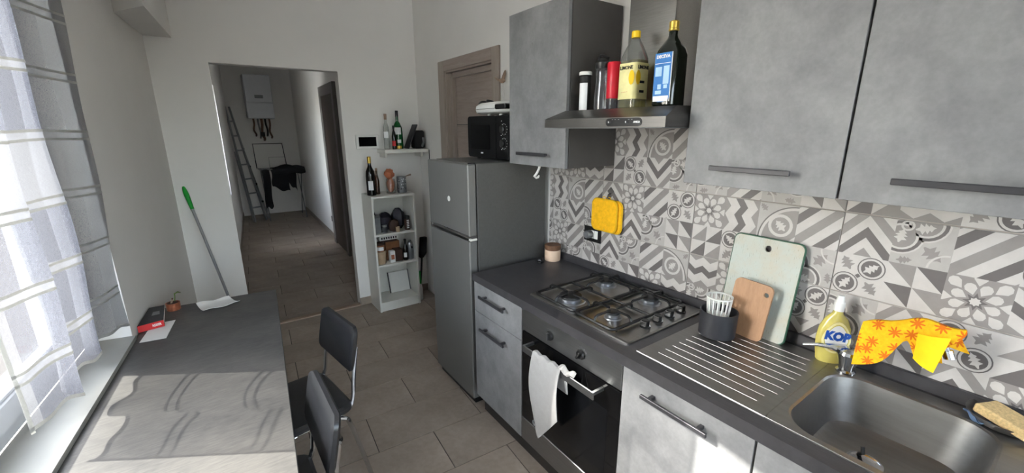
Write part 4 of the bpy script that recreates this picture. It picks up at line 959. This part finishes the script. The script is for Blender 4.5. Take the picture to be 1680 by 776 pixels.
# ------------------------------------------------------------------ back wall: intercom, shelf, bookcase and what stands on them
ic = thing('intercom_screen', (-.505, YB, 1.475), 'white framed wall screen right of the doorway', 'intercom')
box(-.606, -.403, YB-.022, YB-.001, 1.475, 1.600, .004).build('frame', 'white_plastic', ic); box(-.583, -.427, YB-.024, YB-.0215, 1.498, 1.580, .001).build('screen', 'screen_black', ic)
ws = thing('wall_shelf', (-.22, 3.78, 1.425), 'small white shelf in the back right corner', 'shelf')
box(-.423, -.012, 3.672, YB-.001, 1.440, 1.472, .002).build('board', 'white_lacquer', ws)
box(-.40, -.375, 3.75, YB-.001, 1.40, 1.440, .002).build('bracket', 'white_lacquer', ws); box(-.06, -.035, 3.75, YB-.001, 1.40, 1.440, .002).build('bracket', 'white_lacquer', ws)
ZW = 1.472
def bottle(name, x, y, z, prof, mat, lab_, cat='bottle', capm=None, capp=None, label=None, labm='ink_white', n=22):
    t = thing(name, (x, y, z), lab_, cat)
    b = MB().lathe(prof, (x, y, z), n).build('body', mat, t)
    if capp: MB().lathe(capp, (x, y, z), n).build('cap', capm, t)
    for lb_ in (label or []):
        r, z0, z1, a0, a1 = lb_[:5]; k = 8; m = MB()
        m.add([(x+r*math.cos(math.radians(a0+(a1-a0)*i/k)), y+r*math.sin(math.radians(a0+(a1-a0)*i/k)), z+zz) for i in range(k+1) for zz in (z0, z1)], [(2*i, 2*i+2, 2*i+3, 2*i+1) for i in range(k)]); m.build('label', lb_[5] if len(lb_) > 5 else labm, t)
    return t
FR = (-165, -70)  # bearing of a label that looks at the room
bottle('spirit_bottle', -.362, 3.78, ZW, [(.024, 0), (.026, .004), (.026, .15), (.024, .19), (.012, .235), (.011, .26)], 'glass_clear', 'clear bottle of red liqueur at the left end of the wall shelf', capm='straw', capp=[(.0125, .258), (.0125, .305), (.010, .308)], label=[(.0265, .10, .155, *FR)])
bottle('vermouth_bottle', -.252, 3.79, ZW, [(.040, 0), (.043, .005), (.043, .14), (.040, .19), (.024, .228), (.0135, .245), (.0125, .29)], 'bottle_green', 'green vermouth bottle with round white label on the wall shelf', capm='ink_black', capp=[(.014, .285), (.014, .335), (.012, .337)], label=[(.0435, .13, .19, *FR), (.0436, .055, .085, -120, -75), (.0437, .005, .03, *FR, 'gold_cap')])
bottle('small_dark_bottle', -.312, 3.73, ZW, [(.018, 0), (.020, .003), (.020, .11), (.014, .145), (.008, .165), (.008, .185)], 'bottle_black', 'small black bottle with red label on the wall shelf', capm='ink_black', capp=[(.0095, .18), (.0095, .205), (.007, .207)], label=[(.0205, .03, .075, *FR, 'red_print')])
tb = thing('radio', (-.10, 3.785, ZW), 'black folded gadget with a tilted front on the wall shelf', 'gadget')
box(-.115, -.020, 3.72, 3.84, ZW, ZW+.165, .015).build('body', 'black_matte', tb)
MB().box(-.006, .006, -.055, .055, 0, .235, .003).xf(Matrix.Translation((-.185, 3.775, ZW+.002)) @ Matrix.Rotation(math.radians(24), 4, 'Y')).build('tilted_panel', 'dark_plastic', tb)
MB().tube([(-.055, 3.72, ZW+.02), (-.045, 3.70, ZW+.06), (-.04, 3.715, ZW+.10)], .010, 6).build('trim', 'tin_grey', tb)
MB().tube(catmull([(-.012, 3.66, 1.462), (-.010, 3.67, 1.36), (-.008, 3.68, 1.15), (-.011, 3.70, .9), (-.006, 3.70, .55), (-.010, 3.69, .25), (-.03, 3.66, .012)], 6), .003, 6).build('hanging_cable', 'ink_black', label='thin dark cable hanging from the wall shelf to the floor', cat='cable')

bc_ = thing('bookcase', (-.40, 3.74, 0), 'narrow white bookcase beside the doorway', 'bookcase')
KX0, KX1, KY0, KY1 = -.600, -.205, 3.605, YB-.011
for x0, x1 in ((KX0, KX0+.017), (KX1-.017, KX1)): box(x0, x1, KY0, KY1, 0, 1.062, .0015).build('side_panel', 'white_lacquer', bc_)
box(KX0, KX1, KY0-.002, KY1, 1.062, 1.082, .0015).build('top', 'white_lacquer', bc_)
for z in (.72, .432): box(KX0+.017, KX1-.017, KY0+.003, KY1-.006, z, z+.018, .001).build('shelf', 'white_lacquer', bc_)
box(KX0+.017, KX1-.017, KY0+.003, KY1-.006, .072, .09, .001).build('shelf', 'white_lacquer', bc_)
box(KX0+.017, KX1-.017, KY0+.012, KY0+.028, 0, .072, .001).build('plinth', 'white_lacquer', bc_)
box(KX0+.017, KX1-.017, KY1-.006, KY1, .01, 1.062).build('back_panel', 'white_lacquer', bc_)
Z3 = 1.082
bottle('wine_bottle', -.560, 3.70, Z3, [(.036, 0), (.040, .004), (.040, .17), (.036, .21), (.018, .25), (.0145, .265), (.0145, .33)], 'bottle_black', 'dark wine bottle with foil neck on the bookcase', capm='gold_cap', capp=[(.0155, .28), (.0158, .335), (.013, .337)], label=[(.0405, .05, .13, -140, -80)])
bottle('slim_bottle', -.495, 3.735, Z3, [(.018, 0), (.020, .003), (.020, .12), (.012, .16), (.009, .175), (.009, .215)], 'glass_brown', 'slim amber bottle beside the wine bottle', capm='straw', capp=[(.0105, .21), (.0105, .230), (.008, .232)])
t = thing('glass_jar', (-.378, 3.72, Z3), 'glass jar stuffed with an orange paper bag on the bookcase', 'jar')
MB().lathe([(.036, 0), (.042, .006), (.043, .10), (.038, .115), (.038, .13)], (-.378, 3.72, Z3), 22).build('glass', 'glass_clear', t); MB().blob((-.378, 3.72, Z3+.075), .037, .037, .066, 12, 8, jit=.06, seed=5).build('paper_bag', 'orange_paper', t)
MB().blob((-.385, 3.72, Z3+.175), .045, .04, .045, 12, 8, jit=.16, seed=8).build('paper_top', 'orange_paper', t)
t = thing('patterned_tin', (-.275, 3.72, Z3), 'patterned black and white tin with a spoon on the bookcase', 'tin')
MB().lathe([(.040, 0), (.042, .003), (.042, .145), (.039, .148)], (-.275, 3.72, Z3), 22).build('body', 'tin_grey', t)
R_ = random.Random(4)
for i in range(26):
    a = math.radians(R_.uniform(-185, -40)); z = R_.uniform(.02, .13); w = R_.uniform(.004, .009); p = Vector((-.275+.0424*math.cos(a), 3.72+.0424*math.sin(a), Z3+z)); q = Vector((-math.sin(a), math.cos(a), 0))
    MB().add([p-q*w, p+q*w*.8+Vector((0, 0, w*.3)), p+q*w*.3+Vector((0, 0, w*1.6)), p-q*w*.7+Vector((0, 0, w*1.3))], [(0, 1, 2, 3)]).build('print', 'ink_white' if i % 2 else 'ink_black', t)
MB().tube([(-.26, 3.70, Z3+.10), (-.235, 3.70, Z3+.149), (-.19, 3.70, Z3+.160)], [.004, .004, .009], 6).build('spoon', 'straw', t)
Z1 = .738
t = thing('grey_tin', (-.545, 3.68, Z1), 'tall grey tin at the left of the upper shelf', 'tin'); box(-.575, -.515, 3.655, 3.715, Z1, Z1+.150, .006).build('body', 'tin_grey', t); box(-.573, -.517, 3.657, 3.713, Z1+.150, Z1+.160, .003).build('lid', 'chrome_dull', t)
bottle('black_bottle', -.555, 3.76, Z1, [(.022, 0), (.024, .003), (.024, .17), (.014, .20), (.013, .24)], 'bottle_black', 'tall black bottle behind the grey tin', capm='ink_black', capp=[(.015, .235), (.015, .26), (.012, .262)])
bottle('small_glass_jar', -.485, 3.66, Z1, [(.022, 0), (.025, .004), (.025, .05), (.020, .058)], 'glass_smoke', 'small glass jar in front of the dark bags', 'jar', 'tin_grey', [(.022, .056), (.022, .072), (.018, .074)])
MB().blob((-.455, 3.74, Z1+.085), .075, .06, .088, 14, 9, jit=.10, seed=11).build('snack_bag', 'dark_bag', label='crumpled dark bag lying left on the upper shelf', cat='bag')
MB().blob((-.320, 3.755, Z1+.098), .062, .06, .100, 14, 9, jit=.12, seed=12).build('snack_bag', 'dark_bag', label='crumpled dark bag standing right on the upper shelf', cat='bag')
MB().blob((-.395, 3.67, Z1+.055), .048, .030, .055, 14, 9, jit=.08, seed=14, e=.7).build('coffee_packet', 'coffee_brown', label='brown coffee packet between the dark bags', cat='packet')
bottle('beige_cup', -.375, 3.625, Z1, [(.015, 0), (.018, .003), (.020, .048), (.017, .048), (.014, .006), (.004, .005)], 'beige_tub', 'tiny beige cup at the front of the upper shelf', 'cup')
t = bottle('spice_jar', -.270, 3.66, Z1, [(.025, 0), (.027, .004), (.027, .10), (.024, .105)], 'coffee_brown', 'dark spice jar with printed label on the upper shelf', 'jar', 'ink_black', [(.026, .104), (.026, .130), (.023, .132)])
for i in range(5): box(-.284, -.262, 3.6318, 3.6335, Z1+.02+i*.017, Z1+.028+i*.017).build('label_line', 'ink_white', t)
Z2 = .450
t = thing('beige_tub', (-.535, 3.68, Z2), 'beige lidded tub at the left of the middle shelf', 'tub'); MB().lathe([(.042, 0), (.045, .004), (.048, .095), (.050, .10)], (-.535, 3.68, Z2), 24).build('body', 'beige_tub', t); MB().lathe([(.051, .099), (.052, .102), (.052, .116), (.048, .119)], (-.535, 3.68, Z2), 24).build('lid', 'beige_tub', t)
bottle('stacked_jar', -.530, 3.68, Z2+.119, [(.036, 0), (.041, .004), (.042, .05), (.036, .06)], 'brown_card', 'labelled brown jar stacked on the beige tub', 'jar', 'coffee_brown', [(.037, .058), (.038, .062), (.038, .078), (.035, .080)], label=[(.0425, .012, .045, *FR)])
t = thing('tea_carton', (-.435, 3.66, Z2), 'white tea carton at the front of the middle shelf', 'carton'); box(-.458, -.412, 3.64, 3.69, Z2, Z2+.110, .002).build('box', 'white_paper', t); box(-.450, -.420, 3.6392, 3.64, Z2+.03, Z2+.075).build('picture', 'orange_paper', t)
box(-.410, -.335, 3.65, 3.73, Z2, Z2+.115, .004).build('brown_box', 'coffee_brown', label='dark brown box in the middle of the middle shelf', cat='box')
box(-.465, -.330, 3.735, 3.84, Z2, Z2+.178, .003).build('cardboard_box', 'brown_card', label='orange-brown cardboard box behind the tea carton', cat='box')
t = thing('lettered_box', (-.44, 3.78, Z2+.178), 'white lettered box on top of the cardboard box', 'box'); box(-.52, -.345, 3.72, 3.82, Z2+.2, Z2+.240, .002).build('box', 'white_paper', t); box(-.50, -.36, 3.735, 3.81, Z2+.178, Z2+.2).build('box_base', 'coffee_brown', t)
for i in range(7): box(-.505+i*.022, -.492+i*.022, 3.7192, 3.72, Z2+.21, Z2+.230).build('letter', 'ink_black', t)
bottle('sauce_bottle', -.305, 3.66, Z2, [(.022, 0), (.024, .003), (.024, .11), (.013, .145), (.010, .16), (.010, .185)], 'bottle_black', 'dark sauce bottle with white label on the middle shelf', capm='ink_black', capp=[(.012, .182), (.012, .20), (.010, .202)], label=[(.0245, .03, .075, -150, -80)])
t = thing('metal_canister', (-.252, 3.67, Z2), 'grey metal canister with black knob on the middle shelf', 'canister'); MB().lathe([(.028, 0), (.030, .004), (.030, .135), (.026, .142)], (-.252, 3.67, Z2), 22).build('body', 'tin_grey', t); MB().lathe([(.026, .141), (.028, .144), (.024, .16), (.012, .164), (.012, .18)], (-.252, 3.67, Z2), 22).build('lid', 'chrome_dull', t); MB().cyl((-.252, 3.64, Z2+.12), (-.252, 3.625, Z2+.12), .010, 10).build('knob', 'black_plastic', t)
t = thing('serving_tray', (-.37, 3.80, .09), 'white tray with dark rim leaning in the lowest compartment', 'tray')
MB().box(-.10, .10, -.006, .0, 0, .20, .002).xf(Matrix.Translation((-.33, 3.80, .091)) @ Matrix.Rotation(math.radians(-16), 4, 'X')).build('panel', 'white_plastic', t)
for dx in (-.104, .096): MB().box(dx, dx+.008, -.009, .003, 0, .205, .001).xf(Matrix.Translation((-.33, 3.80, .091)) @ Matrix.Rotation(math.radians(-16), 4, 'X')).build('rim', 'black_plastic' if dx < 0 else 'tin_grey', t)
# brush and bottle right of the bookcase
t = thing('long_brush', (-.10, 3.78, 0), 'black long-handled brush standing upside down by the bookcase', 'brush')
MB().cyl((-.125, 3.80, 0), (-.085, 3.80, .42), .010, 8).build('handle', 'black_plastic', t); MB().loft([[(-.085+a*.5-.01, 3.80+b, .40) for a, b in rrect(-.035, .035, -.03, .03, .015, 3)], [(-.075+a, 3.80+b, .44) for a, b in rrect(-.035, .035, -.03, .03, .015, 3)], [(-.060+a, 3.80+b, .60) for a, b in rrect(-.032, .032, -.03, .03, .015, 3)]]).build('bristles', 'garment_black', t)
bottle('cleaner_bottle', -.165, 3.69, 0, [(.018, 0), (.020, .004), (.020, .12), (.012, .155), (.009, .17)], 'white_plastic', 'small white cleaner bottle on the floor beside the bookcase', capm='green_plastic', capp=[(.011, .168), (.013, .20), (.010, .29), (.006, .30)])

# broom leaning in the corner
bt, bf = Vector((-1.868, 3.872, 1.245)), Vector((-1.648, 3.478, .075)); ax = (bf-bt).normalized()
br = thing('broom', (bf.x, bf.y, 0), 'broom with green handle tip leaning in the left back corner', 'broom')
MB().tube([bt+ax*.16, bf], .0095, 10).build('stick', 'aluminium', br)
MB().tube([bt-ax*.0, bt+ax*.012, bt+ax*.04, bt+ax*.07, bt+ax*.12, bt+ax*.175], [.006, .011, .0155, .0165, .014, .0115], 12).build('grip', 'green_plastic', br)
MB().box(-.13, .13, -.022, .022, .055, .095, .01).xf(Matrix.Translation((bf.x, bf.y, 0)) @ Matrix.Rotation(math.radians(25), 4, 'Z')).build('head', 'green_plastic', br)
MB().box(-.135, .135, -.028, .028, 0.001, .056, .004).xf(Matrix.Translation((bf.x, bf.y, 0)) @ Matrix.Rotation(math.radians(25), 4, 'Z')).build('bristles', 'black_matte', br)

# ------------------------------------------------------------------ table and what lies on it
ZTB = .75
TFL, TFR, TNL, TNR = (-2.028, 2.685), (-1.474, 2.640), (-2.185, .87), (-1.617, .85)
tb = thing('dining_table', (-1.82, 1.75, 0), 'long grey laminate table along the window', 'table')
MB().loft([[(x, y, ZTB-.032) for x, y in (TNL, TNR, TFR, TFL)], [(x, y, ZTB-.0015) for x, y in (TNL, TNR, TFR, TFL)], [(x+(.0015 if x < -1.8 else -.0015), y+(.0015 if y < 1.5 else -.0015), ZTB) for x, y in (TNL, TNR, TFR, TFL)]]).build('table_top', 'table_laminate', tb)
for x, y in ((TFL[0]+.06, TFL[1]-.07), (TFR[0]-.06, TFR[1]-.07), (TNL[0]+.06, TNL[1]+.07), (TNR[0]-.06, TNR[1]+.07)): box(x-.022, x+.022, y-.022, y+.022, 0, ZTB-.032, .003).build('leg', 'handle_anthracite', tb)
def flat(name, pts, z, th, mat, lab_, cat, curl=0):
    q = [Vector((p[0], p[1], 0)) for p in pts]
    def fn(u, v):
        a = q[0].lerp(q[1], u); b = q[3].lerp(q[2], u); p = a.lerp(b, v); return (p.x, p.y, z+th/2+curl*(abs(u-.5)*2)**2*(.4+.6*math.sin(4*v+1)**2))
    return MB().sheet(fn, 8, 8, th).build(name, mat, label=lab_, cat=cat)
flat('letter_sheet', [(-2.040, 2.275), (-1.948, 2.262), (-1.925, 2.468), (-2.012, 2.470)], ZTB, .0015, 'white_paper', 'white printed letter under the red-spined book', 'paper')
bk = thing('book', (-2.0, 2.53, ZTB+.0035), 'thick dark book with a red spine on the table', 'book')
BQ = [(-2.054, 2.392), (-1.962, 2.412), (-1.972, 2.628), (-2.032, 2.628)]
mb = MB(); zz0, zz1 = ZTB+.0035, ZTB+.034
mb.prism(BQ, zz0, zz0+.003).build('back_cover', 'black_matte', bk)
ins = lambda k: [(x+(-2.008-x)*k, y+(2.51-y)*k) for x, y in BQ]
MB().prism(ins(.04), zz0+.003, zz1-.003).build('pages', 'white_paper', bk); fcv = MB().prism(BQ, zz1-.003, zz1).build('front_cover', 'dark_plastic', bk)
MB().prism([BQ[0], BQ[1], (BQ[1][0]-.0005, BQ[1][1]+.004), (BQ[0][0]-.0005, BQ[0][1]+.004)], zz0, zz1).xf(Matrix.Translation((.0006, -.0035, 0))).build('spine', 'red_print', bk)
sdir = Vector((BQ[1][0]-BQ[0][0], BQ[1][1]-BQ[0][1], 0)).normalized()
lettering('REISER', .016, (Vector((BQ[0][0], BQ[0][1]-.0042, 0))+sdir*.068+Vector((.0006, 0, zz0+.016))), sdir, (0, 0, 1), 'ink_white', bk, bold=.0004, sx=.7)
flat('bookmark_card', [(-2.012, 2.50), (-1.982, 2.505), (-1.986, 2.55), (-2.010, 2.548)], zz1, .001, 'ink_grey', 'grey printed patch on the book cover', 'card')
flat('folded_napkin', [(-1.846, 2.626), (-1.812, 2.488), (-1.655, 2.525), (-1.700, 2.640)], ZTB, .002, 'white_paper', 'crumpled white paper napkin at the far end of the table', 'napkin', curl=.014)
cn = thing('candle_pot', (-1.938, 2.625, ZTB), 'small copper pot with a dry sprig on the table', 'pot')
MB().lathe([(.026, 0), (.029, .003), (.030, .040), (.026, .040), (.025, .010), (.004, .008)], (-1.938, 2.625, ZTB), 22).build('pot', 'copper', cn); MB().blob((-1.938, 2.625, ZTB+.034), .024, .024, .012, 10, 6, jit=.2, seed=2).build('filling', 'coffee_brown', cn)
MB().box(-.004, .004, -.012, .012, 0, .028, .001).xf(Matrix.Translation((-1.944, 2.622, ZTB+.035)) @ Matrix.Rotation(.3, 4, 'Y')).build('tag', 'straw', cn)
MB().tube([(-1.930, 2.628, ZTB+.04), (-1.926, 2.630, ZTB+.065), (-1.924, 2.63, ZTB+.085)], .003, 5).build('stem', 'plant_green', cn); MB().tube([(-1.924, 2.63, ZTB+.083), (-1.91, 2.63, ZTB+.090), (-1.898, 2.63, ZTB+.084)], [.003, .004, .001], 5).build('leaf', 'plant_green', cn)

# ------------------------------------------------------------------ chairs
def chair(loc, rz, lab_):
    t = thing('dining_chair', loc, lab_, 'chair', 'black padded chairs at the table'); M = []
    def put(mb, nm, mat):
        me = mb.mesh(nm, mat); o = bpy.data.objects.new(nm, me); COL.objects.link(o); o.parent = t; return o
    # seat towards -x, backrest at +x
    def pad(nu, nv, fn, th):
        return MB().sheet(fn, nu, nv, th)
    sr = lambda k, z: [(x, y, z) for x, y in rrect(-.21+k, .185-k, -.195+k, .195-k, .05, 5)]
    put(MB().loft([sr(.01, .425), sr(0, .432), sr(0, .450), sr(.012, .460), sr(.05, .464)]), 'seat', 'leather_black')
    def br(k, off):
        out = []
        for a, b in rrect(-.182+k, .182-k, .600+k, .800-k, .035, 5):
            bend = .022*(1-(a/.18)**2); out.append((.188+bend+(b-.60)*.20+off, a, b))
        return out
    put(MB().loft([br(.012, -.013), br(0, -.006), br(0, .008), br(.012, .015)]), 'backrest', 'leather_black')
    for s in (-1, 1):
        put(MB().tube(catmull([(-.12, s*.165, .418), (.10, s*.165, .415), (.165, s*.163, .425), (.192, s*.160, .47), (.205, s*.155, .56), (.232, s*.150, .70)], 5), .0095, 8), 'back_post', 'chrome')
        put(MB().tube(catmull([(.06, s*.172, .418), (.13, s*.176, .40), (.165, s*.180, .34), (.235, s*.190, .008)], 5), .0105, 8), 'leg', 'chrome')
        put(MB().tube(catmull([(-.06, s*.172, .418), (-.15, s*.176, .405), (-.175, s*.178, .36), (-.195, s*.185, .008)], 5), .0105, 8), 'leg', 'chrome')
        for x in (.235, -.195): put(MB().lathe([(.0125, 0), (.013, .012), (.011, .02)], (x, s*(.19 if x > 0 else .185), 0), 10), 'foot_cap', 'black_plastic')
    put(MB().tube([(-.12, -.165, .418), (-.12, .165, .418)], .008, 8), 'cross_bar', 'chrome')
    t.rotation_euler = (0, 0, rz); return t
chair((-1.517, 1.890, 0), math.radians(9.6), 'black padded chair further from the camera with chrome legs')
chair((-1.706, 1.355, 0), math.radians(1.0), 'black padded chair nearest the camera with sunlit backrest')

# ------------------------------------------------------------------ curtain
PLAN = [(-2.182, 1.548), (-2.160, 1.572), (-2.138, 1.635), (-2.118, 1.685), (-2.100, 1.722), (-2.118, 1.742), (-2.158, 1.770), (-2.160, 1.82), (-2.140, 1.90), (-2.122, 1.960), (-2.098, 2.022), (-2.114, 2.040), (-2.150, 2.066), (-2.138, 2.12), (-2.100, 2.19), (-2.062, 2.295)]
CP = catmull([(a, b, 0) for a, b in PLAN], 8)
CL_ = [0]
for a, b in zip(CP, CP[1:]): CL_.append(CL_[-1]+(b-a).length)
def cplan(u):
    d = u*CL_[-1]
    for i in range(len(CP)-1):
        if CL_[i+1] >= d-1e-9:
            t = (d-CL_[i])/max(1e-9, CL_[i+1]-CL_[i]); return CP[i].lerp(CP[i+1], max(0, min(1, t)))
    return CP[-1]
ZH0, ZH1 = .845, 2.76
cu = thing('linen_curtain', (-2.12, 1.9, ZH0), 'sheer grey and white patchwork linen curtain at the window', 'curtain')
def cur(u, z, off=0):
    p = cplan(u); e = .003; a, b = cplan(max(0, u-e)), cplan(min(1, u+e)); t = (b-a).normalized(); nrm = Vector((t.y, -t.x, 0))
    k = (z-ZH0)/(ZH1-ZH0); w = .006*math.sin(9*z+14*u)+.004*math.sin(23*u-5*z)
    q_ = k*max(0, (u-.86)/.14); return (p.x+nrm.x*(off+w*(1-k*.5))+.03*q_, p.y+nrm.y*(off+w*(1-k*.5))+.13*q_, z)
ROWZ = [ZH0+.155+i*.21 for i in range(9)]
mats = ['linen_grey', 'linen_white']
NU, NV = 130, 180; mb = MB(); vs = []
hem = lambda u: .010*math.sin(17*u)+.006*math.sin(41*u+1)
for i in range(NU+1):
    for j in range(NV+1):
        z = ZH0+hem(i/NU)*(1-j/NV)**6+(ZH1-ZH0)*j/NV; vs.append(cur(i/NU, z))
fs = []; ms = []
STR = [(.0, .035), (.30, .40), (.66, .74), (.90, 1.)]
for i in range(NU):
    for j in range(NV):
        u = (i+.5)/NU; z = ZH0+(ZH1-ZH0)*(j+.5)/NV; r = sum(z > q for q in ROWZ)
        st = any(a <= u < b for a, b in STR); fs.append((i*(NV+1)+j, (i+1)*(NV+1)+j, (i+1)*(NV+1)+j+1, i*(NV+1)+j+1)); ms.append(1 if (st or r in (3, 6) or any(abs(z-q) < .0135 for q in ROWZ)) else 0)
mb.v = [tuple(p) for p in vs]; mb.f = fs; mb.m = ms
mb.build('cloth', mats, cu)
for zr in ROWZ[:8]:
    for e_ in (-.014, .014):   # a stitched seam line above and below each white band
        m = MB(); vv = []
        for i in range(NU+1):
            for k_ in range(2): vv.append(cur(i/NU, zr+e_+(-.0045, .0045)[k_]+.003*math.sin(9*i/NU+zr), .0012))
        m.v = [tuple(p) for p in vv]; m.f = [(i*2, (i+1)*2, (i+1)*2+1, i*2+1) for i in range(NU)]; m.m = [0]*NU
        m.build('seam', 'linen_band', cu)
m = MB(); vv = []
for i in range(NU+1):
    for k_ in range(2): vv.append(cur(i/NU, ZH0+hem(i/NU)+(0, .012)[k_], .0012))
m.v = [tuple(p) for p in vv]; m.f = [(i*2, (i+1)*2, (i+1)*2+1, i*2+1) for i in range(NU)]; m.m = [0]*NU; m.build('hem', 'linen_band', cu)
m = MB(); vv = []
for j in range(61):
    z = ZH0+(ZH1-ZH0)*j/60
    for k_ in range(2): vv.append(cur((0, .012)[k_], z, .0012))
m.v = [tuple(p) for p in vv]; m.f = [(i*2, (i+1)*2, (i+1)*2+1, i*2+1) for i in range(60)]; m.m = [0]*60; m.build('side_hem', 'linen_band', cu)
rod = thing('curtain_rod', (xb(1.3)+.03, 1.3, 2.76), 'thin white curtain rod above the window', 'curtain rod')
MB().tube([(xb(.7)+.035, .7, 2.77), (xb(2.45)+.035, 2.45, 2.77)], .009, 10).build('pole', 'white_pvc', rod)
for y in (.8, 2.40): MB().tube([(xb(y), y, 2.77), (xb(y)+.035, y, 2.77)], .007, 8).build('bracket', 'white_pvc', rod)

# ------------------------------------------------------------------ hall: boiler, ladder, drying rack, brown door
bo = thing('boiler', (-.78, 9.4, 1.84), 'white wall-hung gas boiler at the end of the hall', 'boiler')
box(-1.02, -.58, 9.28, YF-.002, 1.845, 2.62, .012).build('case', 'boiler_white', bo)
box(-1.015, -.585, 9.262, 9.282, 2.135, 2.61, .008).build('front_panel', 'boiler_white', bo); box(-1.015, -.585, 9.268, 9.282, 1.85, 2.118, .008).build('lower_panel', 'boiler_white', bo)
box(-.87, -.735, 9.258, 9.263, 2.205, 2.262, .002).build('badge', 'tin_grey', bo)
for i, (x, m_) in enumerate(((-.93, 'copper_pipe'), (-.86, 'tin_grey'), (-.80, 'copper_pipe'), (-.74, 'ink_black'), (-.67, 'copper_pipe'))):
    MB().tube(catmull([(x, 9.42, 1.845), (x+.004, 9.42, 1.74), (x+(.02 if i % 2 else -.015), 9.43, 1.64-.03*(i % 3)), (x+.02, 9.50, 1.56-.04*(i % 3)), (x+.02, YF-.03, 1.53-.04*(i % 3))], 5), .016 if i != 2 else .022, 8).build('pipe', m_, bo)
MB().cyl((-.81, 9.40, 1.60), (-.81, 9.40, 1.52), .035, 12).build('valve', 'ink_black', bo)
# ladder
la = thing('stepladder', (-1.15, 9.05, 0), 'folded aluminium ladder leaning at the end of the hall', 'ladder')
L0, L1, T0, T1 = Vector((-1.19, 8.80, 0)), Vector((-1.00, 8.92, 0)), Vector((-1.345, 9.44, 2.05)), Vector((-1.28, 9.50, 2.05))
MB().tube([L0, T0], .020, 6).build('rail', 'aluminium', la); MB().tube([L1, T1], .020, 6).build('rail', 'aluminium', la)
for i in range(1, 8): k = i/8; MB().tube([L0.lerp(T0, k), L1.lerp(T1, k)], .016, 6).build('rung', 'aluminium', la)
L2, T2 = Vector((-.95, 9.05, 0)), Vector((-1.22, 9.54, 1.62)); MB().tube([L2, T2], .016, 6).build('rear_rail', 'aluminium', la)
L3, T3 = Vector((-1.21, 8.86, 0)), Vector((-1.31, 9.36, 1.25)); MB().tube([L3, T3], .013, 6).build('rear_rail', 'aluminium', la)
for i in range(1, 5): MB().blob(tuple(L2.lerp(T2, i/5)), .022, .03, .022, 8, 6).build('clip', 'ink_black', la)
# drying rack with dark garments
dk = thing('drying_rack', (-.62, 9.0, 0), 'metal drying rack at the end of the hall', 'drying rack')
RZ = .93
for y in (8.72, 8.86, 9.0, 9.14, 9.28): MB().tube([(-.98, y, RZ), (-.30, y, RZ)], .005, 6).build('wire', 'tin_grey', dk)
for x in (-.98, -.30): MB().tube([(x, 8.70, RZ), (x, 9.30, RZ)], .009, 6).build('side_tube', 'tin_grey', dk)
for x in (-.95, -.33): MB().tube([(x, 8.75, .005), (x, 9.28, RZ)], .009, 6).build('leg', 'tin_grey', dk); MB().tube([(x, 9.28, .005), (x, 8.74, RZ)], .009, 6).build('leg', 'tin_grey', dk)
MB().tube([(-1.0, 9.32, RZ), (-1.01, 9.36, 1.385), (-.52, 9.36, 1.385), (-.49, 9.32, RZ)], .009, 6).build('raised_wing', 'handle_anthracite', dk)
MB().tube([(-.78, 9.335, RZ+.02), (-.78, 9.345, 1.13), (-.51, 9.345, 1.13)], .004, 6).build('wing_wire', 'tin_grey', dk)
def hang(name, x0, x1, y, zt, zb0, zb1, lab_, k=0.0):
    MB().sheet(lambda u, v: (x0+(x1-x0)*u+.01*math.sin(6*v), y-.012-.035*math.sin(PI*min(1, v*1.2))*math.sin(3*u+1)-.008*v, zt+.012*math.sin(PI*u)-(zt-(zb0+(zb1-zb0)*u+.03*math.sin(7*u+k)))*v), 14, 14, .006).build(name, 'garment_black', label=lab_, cat='garment')
hang('trousers', -.985, -.865, 8.70, RZ+.012, .24, .26, 'dark trousers hanging at the left of the drying rack')
hang('black_shirt', -.84, -.56, 8.70, RZ+.012, .62, .52, 'black shirt hanging at the front of the drying rack', 1)
hang('dark_vest', -.56, -.42, 8.84, RZ+.012, .68, .50, 'dark vest hanging behind the shirt on the drying rack', 2)
MB().sheet(lambda u, v: (-.80+.53*u, 8.66+.5*v, RZ+.016+.05*math.sin(PI*v)*math.sin(PI*u)-.08*max(0, .12-v)/.12+.012*math.sin(13*u+4*v)), 16, 12, .02).build('spread_garment', 'garment_black', label='dark garment spread over the top of the drying rack', cat='garment')
# brown door in the hall
d2 = thing('door_2', (hr(6.1), 6.1, 0), None, None, kind='structure'); d2['label'] = 'dark brown door in a grey frame in the hall right wall'
def hbox(y0, y1, z0, z1, d, c=.003):
    mb = MB().box(0, d, y0, y1, z0, z1, c); mb.v = [(hr(p[1])-p[0], p[1], p[2]) for p in mb.v]; mb.f = [f[::-1] for f in mb.f]; return mb
hbox(6.40, 6.53, 0, 2.21, .045).build('casing', 'hall_casing', d2); hbox(5.60, 5.70, 0, 2.21, .045).build('casing', 'hall_casing', d2); hbox(5.70, 6.40, 2.085, 2.21, .045).build('casing', 'hall_casing', d2)
hbox(5.70, 6.40, .01, 2.085, .03).build('leaf', 'hall_door_brown', d2)
box(hr(6.75)-.012, hr(6.75)-.0005, 6.70, 6.78, .27, .35, .002).build('hall_socket', 'ink_black', label='dark socket plate low on the hall right wall', cat='socket')
